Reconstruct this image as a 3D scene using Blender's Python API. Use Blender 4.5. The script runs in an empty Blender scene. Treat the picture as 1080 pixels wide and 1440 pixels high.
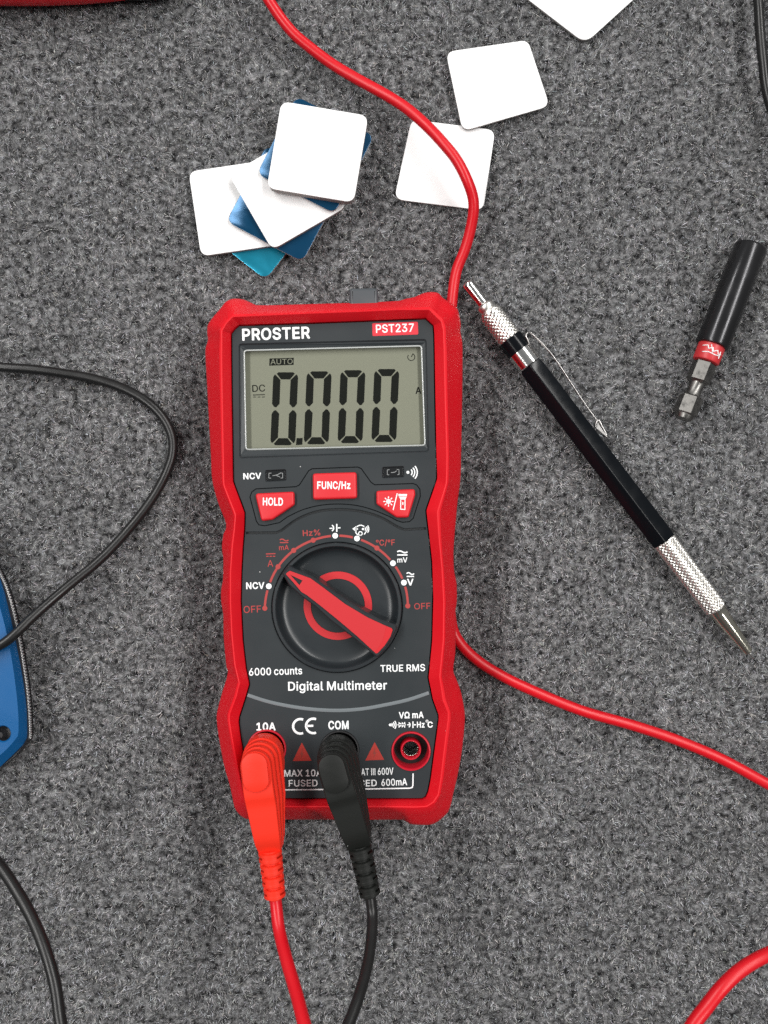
import bpy, bmesh, math, random
import numpy as np
from mathutils import Vector
from mathutils.geometry import tessellate_polygon

# ------------------------------------------------------------------ camera, world, lamps, exposure
scene = bpy.context.scene
D = 0.320                 # camera height above the carpet (m)
K = 0.000255              # metres per photo pixel on the carpet
CX, CY = 540.0, 720.0     # photo centre (1080 x 1440)

cam = bpy.data.cameras.new("camera")
camo = bpy.data.objects.new("camera", cam)
scene.collection.objects.link(camo)
camo.location = (0, 0, D)
camo.rotation_euler = (0, 0, 0)
cam.sensor_fit = 'VERTICAL'
cam.sensor_height = 24.0
cam.sensor_width = 18.0
cam.angle_y = 2 * math.atan(K * 720 / D)
cam.clip_start = 0.01
cam.clip_end = 50
cam.dof.use_dof = True
cam.dof.focus_distance = D - 0.030
cam.dof.aperture_fstop = cam.lens / 1.9
scene.camera = camo

world = bpy.data.worlds.new("World")
scene.world = world
world.use_nodes = True
wn, wl = world.node_tree.nodes, world.node_tree.links
wn.clear()
wo = wn.new("ShaderNodeOutputWorld")
wb = wn.new("ShaderNodeBackground")
wt = wn.new("ShaderNodeTexCoord")
wd = wn.new("ShaderNodeVectorMath"); wd.operation = 'DOT_PRODUCT'
wd.inputs[1].default_value = (0.0, 0.75, 0.40)
wr = wn.new("ShaderNodeMapRange")
wr.inputs[1].default_value = -0.45; wr.inputs[2].default_value = 0.8
wr.inputs[3].default_value = 0.07; wr.inputs[4].default_value = 0.28
wl.new(wt.outputs['Generated'], wd.inputs[0])
wl.new(wd.outputs['Value'], wr.inputs[0])
wl.new(wr.outputs[0], wb.inputs['Strength'])
wb.inputs['Color'].default_value = (0.96, 0.98, 1.0, 1)
wl.new(wb.outputs[0], wo.inputs[0])


def strip_light(name, loc, target, sx, sy, power, col):
    l = bpy.data.lights.new(name, 'AREA')
    l.shape = 'RECTANGLE'; l.size = sx; l.size_y = sy; l.energy = power; l.color = col
    o = bpy.data.objects.new(name, l)
    scene.collection.objects.link(o)
    o.location = loc
    o.rotation_euler = (0, target, 0)      # tubes run along the bench, tilted about their own length
    return o


strip_light("ceiling_strip_light", (-0.95, 0.70, 1.40), math.radians(-24), 0.22, 2.4, 34, (1, 0.985, 0.96))
strip_light("ceiling_strip_light", (0.85, 0.75, 1.45), math.radians(24), 0.22, 2.4, 36, (1, 0.985, 0.96))

scene.view_settings.view_transform = 'Standard'
scene.view_settings.look = 'None'
scene.view_settings.exposure = 0.0
scene.view_settings.gamma = 1.0
scene.render.engine = 'CYCLES'
scene.cycles.max_bounces = 8
scene.cycles.use_denoising = False
try:
    scene.cycles_curves.shape = 'RIBBONS'
except Exception:
    pass

random.seed(4)
rng = np.random.default_rng(7)


# ------------------------------------------------------------------ helpers
def S(px, py, z_mm=0.0):
    """photo pixel at height z (mm) -> metres in the world"""
    z = z_mm * 0.001
    f = K * (D - z) / D
    return Vector(((px - CX) * f, -(py - CY) * f, z))


def SL(pts, z):
    return [S(p[0], p[1], z) for p in pts]


def material(name, col, rough=0.5, metal=0.0, spec=0.5, coat=0.0, bump=None, vary=None, aniso=0.0):
    m = bpy.data.materials.new(name)
    m.use_nodes = True
    nt = m.node_tree
    b = nt.nodes['Principled BSDF']
    b.inputs['Base Color'].default_value = (*col, 1)
    b.inputs['Roughness'].default_value = rough
    b.inputs['Metallic'].default_value = metal
    b.inputs['Specular IOR Level'].default_value = spec
    b.inputs['Coat Weight'].default_value = coat
    tc = nt.nodes.new('ShaderNodeTexCoord')
    if bump:
        scale, strength, dist = bump
        n = nt.nodes.new('ShaderNodeTexNoise')
        n.inputs['Scale'].default_value = scale
        n.inputs['Detail'].default_value = 3
        bp = nt.nodes.new('ShaderNodeBump')
        bp.inputs['Strength'].default_value = strength
        bp.inputs['Distance'].default_value = dist
        nt.links.new(tc.outputs['Object'], n.inputs['Vector'])
        nt.links.new(n.outputs['Fac'], bp.inputs['Height'])
        nt.links.new(bp.outputs['Normal'], b.inputs['Normal'])
    if vary:
        scale, amt = vary
        n2 = nt.nodes.new('ShaderNodeTexNoise')
        n2.inputs['Scale'].default_value = scale
        n2.inputs['Detail'].default_value = 5
        mr = nt.nodes.new('ShaderNodeMapRange')
        mr.inputs[1].default_value = 0.3; mr.inputs[2].default_value = 0.7
        mr.inputs[3].default_value = max(0.02, rough - amt); mr.inputs[4].default_value = min(1, rough + amt)
        nt.links.new(tc.outputs['Object'], n2.inputs['Vector'])
        nt.links.new(n2.outputs['Fac'], mr.inputs[0])
        nt.links.new(mr.outputs[0], b.inputs['Roughness'])
    return m


M = {}
M['holster'] = material('red rubber holster', (0.64, 0.003, 0.011), 0.50, spec=0.35, bump=(2600, 0.07, 0.0002), vary=(60, 0.08))
M['cable_red'] = material('red cable jacket', (0.56, 0.005, 0.012), 0.36, spec=0.4, bump=(900, 0.05, 0.0002), vary=(90, 0.06))
M['plug_red'] = material('red moulded plug', (0.74, 0.026, 0.010), 0.5, spec=0.35, bump=(2200, 0.15, 0.0002))
M['cable_black'] = material('black cable jacket', (0.009, 0.009, 0.009), 0.34, spec=0.45, bump=(900, 0.05, 0.0002), vary=(90, 0.08))
M['plug_black'] = material('black moulded plug', (0.008, 0.009, 0.008), 0.5, spec=0.28, bump=(2200, 0.15, 0.0002))
M['panel'] = material('dark grey panel plastic', (0.022, 0.027, 0.030), 0.42, spec=0.36, bump=(3500, 0.10, 0.0001), vary=(45, 0.07))
M['dial'] = material('dark grey dial plastic', (0.018, 0.022, 0.025), 0.34, spec=0.45, bump=(3500, 0.08, 0.0001), vary=(70, 0.06))
M['groove'] = material('panel plastic with painted recess shade', (0.016, 0.019, 0.021), 0.5)  # darker copy of the panel plastic: recess shade put into the colour
M['band'] = material('mid grey moulded band', (0.15, 0.17, 0.18), 0.35)
M['button'] = material('red rubber button', (0.58, 0.010, 0.018), 0.48, bump=(2200, 0.10, 0.0002))
M['pointer_red'] = material('red dial print', (0.50, 0.018, 0.024), 0.4, bump=(2600, 0.12, 0.0002))
M['ink_white'] = material('white ink', (0.80, 0.82, 0.82), 0.6)
M['ink_red'] = material('dull red ink', (0.36, 0.035, 0.032), 0.6)
M['ink_warning'] = material('warning red ink', (0.34, 0.022, 0.014), 0.6)
M['badge'] = material('red badge ink', (0.58, 0.02, 0.035), 0.5)
M['lcd'] = material('grey green liquid crystal', (0.235, 0.237, 0.185), 0.5, spec=0.15, vary=(40, 0.05))
M['lcd_ink'] = material('liquid crystal segment', (0.008, 0.009, 0.007), 0.6, spec=0.08)
M['socket'] = material('red socket plastic', (0.46, 0.008, 0.022), 0.33)
M['socket_black'] = material('black socket plastic', (0.012, 0.012, 0.013), 0.35)
M['chrome'] = material('bright nickel', (0.78, 0.77, 0.74), 0.14, metal=1.0)
M['knurl'] = material('knurled nickel', (0.74, 0.72, 0.68), 0.34, metal=1.0)
M['steel'] = material('worn hex steel', (0.20, 0.195, 0.185), 0.38, metal=1.0, vary=(500, 0.14), bump=(900, 0.1, 0.0002))
M['black_steel'] = material('black oxide steel', (0.032, 0.032, 0.034), 0.22, metal=0.7, vary=(160, 0.05))
M['barrel'] = material('black pencil lacquer', (0.0035, 0.0045, 0.006), 0.18, spec=0.17, vary=(200, 0.05))
M['white_pad'] = material('white coated face', (0.80, 0.80, 0.80), 0.55)
M['pad_edge'] = material('grey foam edge', (0.26, 0.26, 0.25), 0.85, bump=(3000, 0.3, 0.0003))
M['pad_edge_light'] = material('pale foam edge', (0.50, 0.51, 0.50), 0.75, bump=(3000, 0.3, 0.0003))
M['blue_film'] = material('blue protective film', (0.005, 0.055, 0.125), 0.15, metal=0.4, spec=0.4, coat=0.0, vary=(120, 0.08), bump=(60, 0.25, 0.0006))
M['blue_film_glare'] = material('blue protective film with painted reflection', (0.010, 0.28, 0.42), 0.24, metal=0.6, coat=0.4, vary=(120, 0.08), bump=(90, 0.3, 0.0008))  # lighter copy of the blue film: its teal reflection put into the colour
M['blue_alu'] = material('blue anodised handle', (0.004, 0.086, 0.25), 0.42, spec=0.22, bump=(3200, 0.18, 0.0002), vary=(90, 0.07))
M['liner'] = material('bright steel liner', (0.80, 0.80, 0.79), 0.5, metal=1.0)
M['dark_liner'] = material('dark liner', (0.02, 0.021, 0.025), 0.4)
M['red_band'] = material('red holder band', (0.52, 0.03, 0.035), 0.42)
M['led'] = material('indicator bracket', (0.26, 0.27, 0.27), 0.3)
M['indicator'] = material('smoked indicator window', (0.012, 0.013, 0.014), 0.14)
M['tool_red'] = material('red tool handle', (0.76, 0.006, 0.016), 0.4)
M['tool_black'] = material('black tool end', (0.015, 0.015, 0.016), 0.5)
M['clip_wire'] = material('clip spring steel', (0.42, 0.41, 0.40), 0.28, metal=1.0)
M['tip_metal'] = material('warm nickel tip', (0.72, 0.69, 0.58), 0.13, metal=1.0)


def glass_material():
    m = bpy.data.materials.new('clear display window')
    m.use_nodes = True
    nt = m.node_tree
    nt.nodes.clear()
    out = nt.nodes.new('ShaderNodeOutputMaterial')
    mix = nt.nodes.new('ShaderNodeMixShader')
    fr = nt.nodes.new('ShaderNodeFresnel'); fr.inputs['IOR'].default_value = 1.33
    tr = nt.nodes.new('ShaderNodeBsdfTransparent'); tr.inputs['Color'].default_value = (0.95, 0.96, 0.95, 1)
    gl = nt.nodes.new('ShaderNodeBsdfGlossy'); gl.inputs['Roughness'].default_value = 0.05
    nt.links.new(fr.outputs[0], mix.inputs[0])
    nt.links.new(tr.outputs[0], mix.inputs[1])
    nt.links.new(gl.outputs[0], mix.inputs[2])
    nt.links.new(mix.outputs[0], out.inputs['Surface'])
    return m


M['glass'] = glass_material()
M['window_edge'] = material('window edge with painted glint', (0.42, 0.44, 0.43), 0.12, spec=0.9)  # pale grey in place of clear plastic: edge glints painted in


def dust(m, scale=170, size=0.045, share=0.82, col=(0.55, 0.55, 0.53)):
    """sparse specks of lint on a surface"""
    nt = m.node_tree
    b = nt.nodes['Principled BSDF']
    tc = [n for n in nt.nodes if n.type == 'TEX_COORD'][0]
    vo = nt.nodes.new('ShaderNodeTexVoronoi'); vo.inputs['Scale'].default_value = scale
    lt = nt.nodes.new('ShaderNodeMath'); lt.operation = 'LESS_THAN'; lt.inputs[1].default_value = size
    sp = nt.nodes.new('ShaderNodeSeparateColor')
    gt = nt.nodes.new('ShaderNodeMath'); gt.operation = 'GREATER_THAN'; gt.inputs[1].default_value = share
    mu = nt.nodes.new('ShaderNodeMath'); mu.operation = 'MULTIPLY'
    mx = nt.nodes.new('ShaderNodeMix'); mx.data_type = 'RGBA'
    mx.inputs['A'].default_value = b.inputs['Base Color'].default_value
    mx.inputs['B'].default_value = (*col, 1)
    nt.links.new(tc.outputs['Object'], vo.inputs['Vector'])
    nt.links.new(vo.outputs['Distance'], lt.inputs[0])
    nt.links.new(vo.outputs['Color'], sp.inputs[0])
    nt.links.new(sp.outputs[0], gt.inputs[0])
    nt.links.new(lt.outputs[0], mu.inputs[0]); nt.links.new(gt.outputs[0], mu.inputs[1])
    nt.links.new(mu.outputs[0], mx.inputs['Factor'])
    nt.links.new(mx.outputs['Result'], b.inputs['Base Color'])


for k_ in ('panel', 'dial', 'plug_black', 'barrel'):
    dust(M[k_], 230, 0.036, 0.80)
dust(M['holster'], 240, 0.035, 0.84, (0.5, 0.3, 0.3))


class Mesh:
    """collects world-space geometry; build() links it as ONE mesh object"""
    def __init__(self):
        self.v, self.f, self.mi, self.sm = [], [], [], []

    def add(self, verts, faces, mi=0, smooth=False):
        b = len(self.v)
        self.v += [Vector(x) for x in verts]
        self.f += [tuple(b + i for i in f) for f in faces]
        self.mi += [mi] * len(faces)
        self.sm += [smooth] * len(faces)
        return self

    def build(self, name, mats, parent=None, loc=None, autosmooth=None, fix=True):
        if not isinstance(mats, (list, tuple)):
            mats = [mats]
        if parent is not None:
            base = parent.get('_base_') or None
            base = Vector(BASE[parent.name])
        else:
            if loc is None:
                xs = [p.x for p in self.v]; ys = [p.y for p in self.v]; zs = [p.z for p in self.v]
                loc = ((min(xs) + max(xs)) / 2, (min(ys) + max(ys)) / 2, min(zs))
            base = Vector(loc)
        me = bpy.data.meshes.new(name)
        me.from_pydata([tuple(p - base) for p in self.v], [], self.f)
        for m in mats:
            me.materials.append(m)
        me.polygons.foreach_set('material_index', self.mi)
        me.polygons.foreach_set('use_smooth', self.sm)
        me.update()
        if fix:
            bm = bmesh.new(); bm.from_mesh(me)
            bmesh.ops.remove_doubles(bm, verts=bm.verts, dist=1e-7)
            bmesh.ops.recalc_face_normals(bm, faces=bm.faces)
            bm.to_mesh(me); bm.free()
        if autosmooth:
            me.set_sharp_from_angle(angle=math.radians(autosmooth))
        o = bpy.data.objects.new(name, me)
        scene.collection.objects.link(o)
        BASE[o.name] = tuple(base)
        if parent is not None:
            o.parent = parent
        else:
            o.location = base
        return o


BASE = {}


def thing(name, label, cat, loc, group=None):
    o = bpy.data.objects.new(name, None)
    scene.collection.objects.link(o)
    o.empty_display_size = 0.01
    o.location = loc
    BASE[o.name] = tuple(loc)
    tag(o, label, cat, group)
    return o


def tag(o, label, cat, group=None):
    o['label'] = label; o['category'] = cat
    if group:
        o['group'] = group
    return o


def roundpoly(pts, r, seg=5):
    out = []
    n = len(pts)
    for i in range(n):
        p = Vector(pts[i]).to_2d(); a = Vector(pts[i - 1]).to_2d(); b = Vector(pts[(i + 1) % n]).to_2d()
        da, db = (a - p), (b - p)
        la, lb = da.length, db.length
        if la < 1e-9 or lb < 1e-9:
            continue
        da /= la; db /= lb
        ang = math.acos(max(-1, min(1, da.dot(db))))
        rr = r[i] if isinstance(r, (list, tuple)) else r
        t = min(rr / max(1e-6, math.tan(ang / 2)), la * 0.48, lb * 0.48)
        p0, p1 = p + da * t, p + db * t
        for k in range(seg + 1):
            s = k / seg
            out.append(tuple((1 - s) ** 2 * p0 + 2 * s * (1 - s) * p + s * s * p1))
    return out


def area2(pts):
    return sum(pts[i - 1][0] * pts[i][1] - pts[i][0] * pts[i - 1][1] for i in range(len(pts))) / 2


def inset(pts, d):
    """inset a closed 2-D loop by d (positive shrinks)"""
    n = len(pts)
    sgn = 1 if area2(pts) > 0 else -1
    out = []
    for i in range(n):
        p = Vector(pts[i][:2]); a = Vector(pts[i - 1][:2]); b = Vector(pts[(i + 1) % n][:2])
        e1, e2 = (p - a), (b - p)
        if e1.length < 1e-12 or e2.length < 1e-12:
            out.append(tuple(p)); continue
        e1.normalize(); e2.normalize()
        n1 = Vector((-e1.y, e1.x)) * sgn; n2 = Vector((-e2.y, e2.x)) * sgn
        m = n1 + n2
        if m.length < 1e-6:
            m = n1
        m.normalize()
        c = max(0.35, m.dot(n1))
        out.append(tuple(p + m * (d / c)))
    return out


def prism(mesh, loop3, z0, bev=0.0, mi_top=0, mi_side=0, seg=3, smooth_bevel=True, bottom=True):
    """solid from a closed world-space loop (its z is the top) down to z0 (m), rounded top edge"""
    zt = loop3[0].z
    l2 = [(p.x, p.y) for p in loop3]
    n = len(l2)
    rings = [[Vector((x, y, z0)) for x, y in l2]]
    sides = []
    if bev > 0:
        for k in range(seg + 1):
            a = k / seg * math.pi / 2
            q = inset(l2, bev * (1 - math.cos(a)))
            rings.append([Vector((x, y, zt - bev + bev * math.sin(a))) for x, y in q])
    else:
        rings.append([Vector((x, y, zt)) for x, y in l2])
    verts = [v for r in rings for v in r]
    faces = []
    for k in range(len(rings) - 1):
        for i in range(n):
            j = (i + 1) % n
            faces.append((k * n + i, k * n + j, (k + 1) * n + j, (k + 1) * n + i))
    mesh.add(verts, faces, mi_side, smooth_bevel)
    top = rings[-1]
    tri = tessellate_polygon([top])
    mesh.add(top, tri, mi_top, False)
    if bottom:
        tri = tessellate_polygon([rings[0]])
        mesh.add(rings[0], tri, mi_side, False)
    return mesh


def revolve(mesh, centre, prof, n=96, mi=0, smooth=True):
    """prof: list of (r, z) in metres, absolute z; revolved about vertical axis at centre (Vector)"""
    verts, faces = [], []
    for r, z in prof:
        for i in range(n):
            a = 2 * math.pi * i / n
            verts.append((centre.x + r * math.cos(a), centre.y + r * math.sin(a), z))
    for k in range(len(prof) - 1):
        for i in range(n):
            j = (i + 1) % n
            faces.append((k * n + i, k * n + j, (k + 1) * n + j, (k + 1) * n + i))
    mesh.add(verts, faces, mi, smooth)
    return mesh


def catmull(pts, per=10):
    P = [Vector(p) for p in pts]
    P = [P[0] * 2 - P[1]] + P + [P[-1] * 2 - P[-2]]
    out = []
    for i in range(1, len(P) - 2):
        p0, p1, p2, p3 = P[i - 1], P[i], P[i + 1], P[i + 2]
        t1 = max(1e-9, (p1 - p0).length ** .5); t2 = max(1e-9, (p2 - p1).length ** .5); t3 = max(1e-9, (p3 - p2).length ** .5)
        m1 = ((p1 - p0) / t1 - (p2 - p0) / (t1 + t2) + (p2 - p1) / t2) * t2
        m2 = ((p2 - p1) / t2 - (p3 - p1) / (t2 + t3) + (p3 - p2) / t3) * t2
        for k in range(per):
            t = k / per
            out.append((2 * t**3 - 3 * t**2 + 1) * p1 + (t**3 - 2 * t**2 + t) * m1 + (-2 * t**3 + 3 * t**2) * p2 + (t**3 - t**2) * m2)
    out.append(P[-2])
    return out


def tube(mesh, pts, r, n=14, mi=0, caps=True):
    """round tube along world points; r is a number or one per point"""
    m = len(pts)
    verts, faces = [], []
    up = Vector((0, 0, 1))
    prev = None
    for k, p in enumerate(pts):
        t = (pts[min(k + 1, m - 1)] - pts[max(k - 1, 0)]).normalized()
        if prev is None:
            a = up if abs(t.z) < .9 else Vector((1, 0, 0))
            x = t.cross(a).normalized()
        else:
            x = (prev - t * prev.dot(t)).normalized()
        prev = x
        y = t.cross(x)
        rr = r[k] if isinstance(r, (list, tuple)) else r
        for i in range(n):
            a = 2 * math.pi * i / n
            verts.append(p + (x * math.cos(a) + y * math.sin(a)) * rr)
    for k in range(m - 1):
        for i in range(n):
            j = (i + 1) % n
            faces.append((k * n + i, k * n + j, (k + 1) * n + j, (k + 1) * n + i))
    mesh.add(verts, faces, mi, True)
    if caps:
        mesh.add(verts[:n], [tuple(range(n))], mi)
        mesh.add(verts[-n:], [tuple(range(n))], mi)
    return mesh


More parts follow.
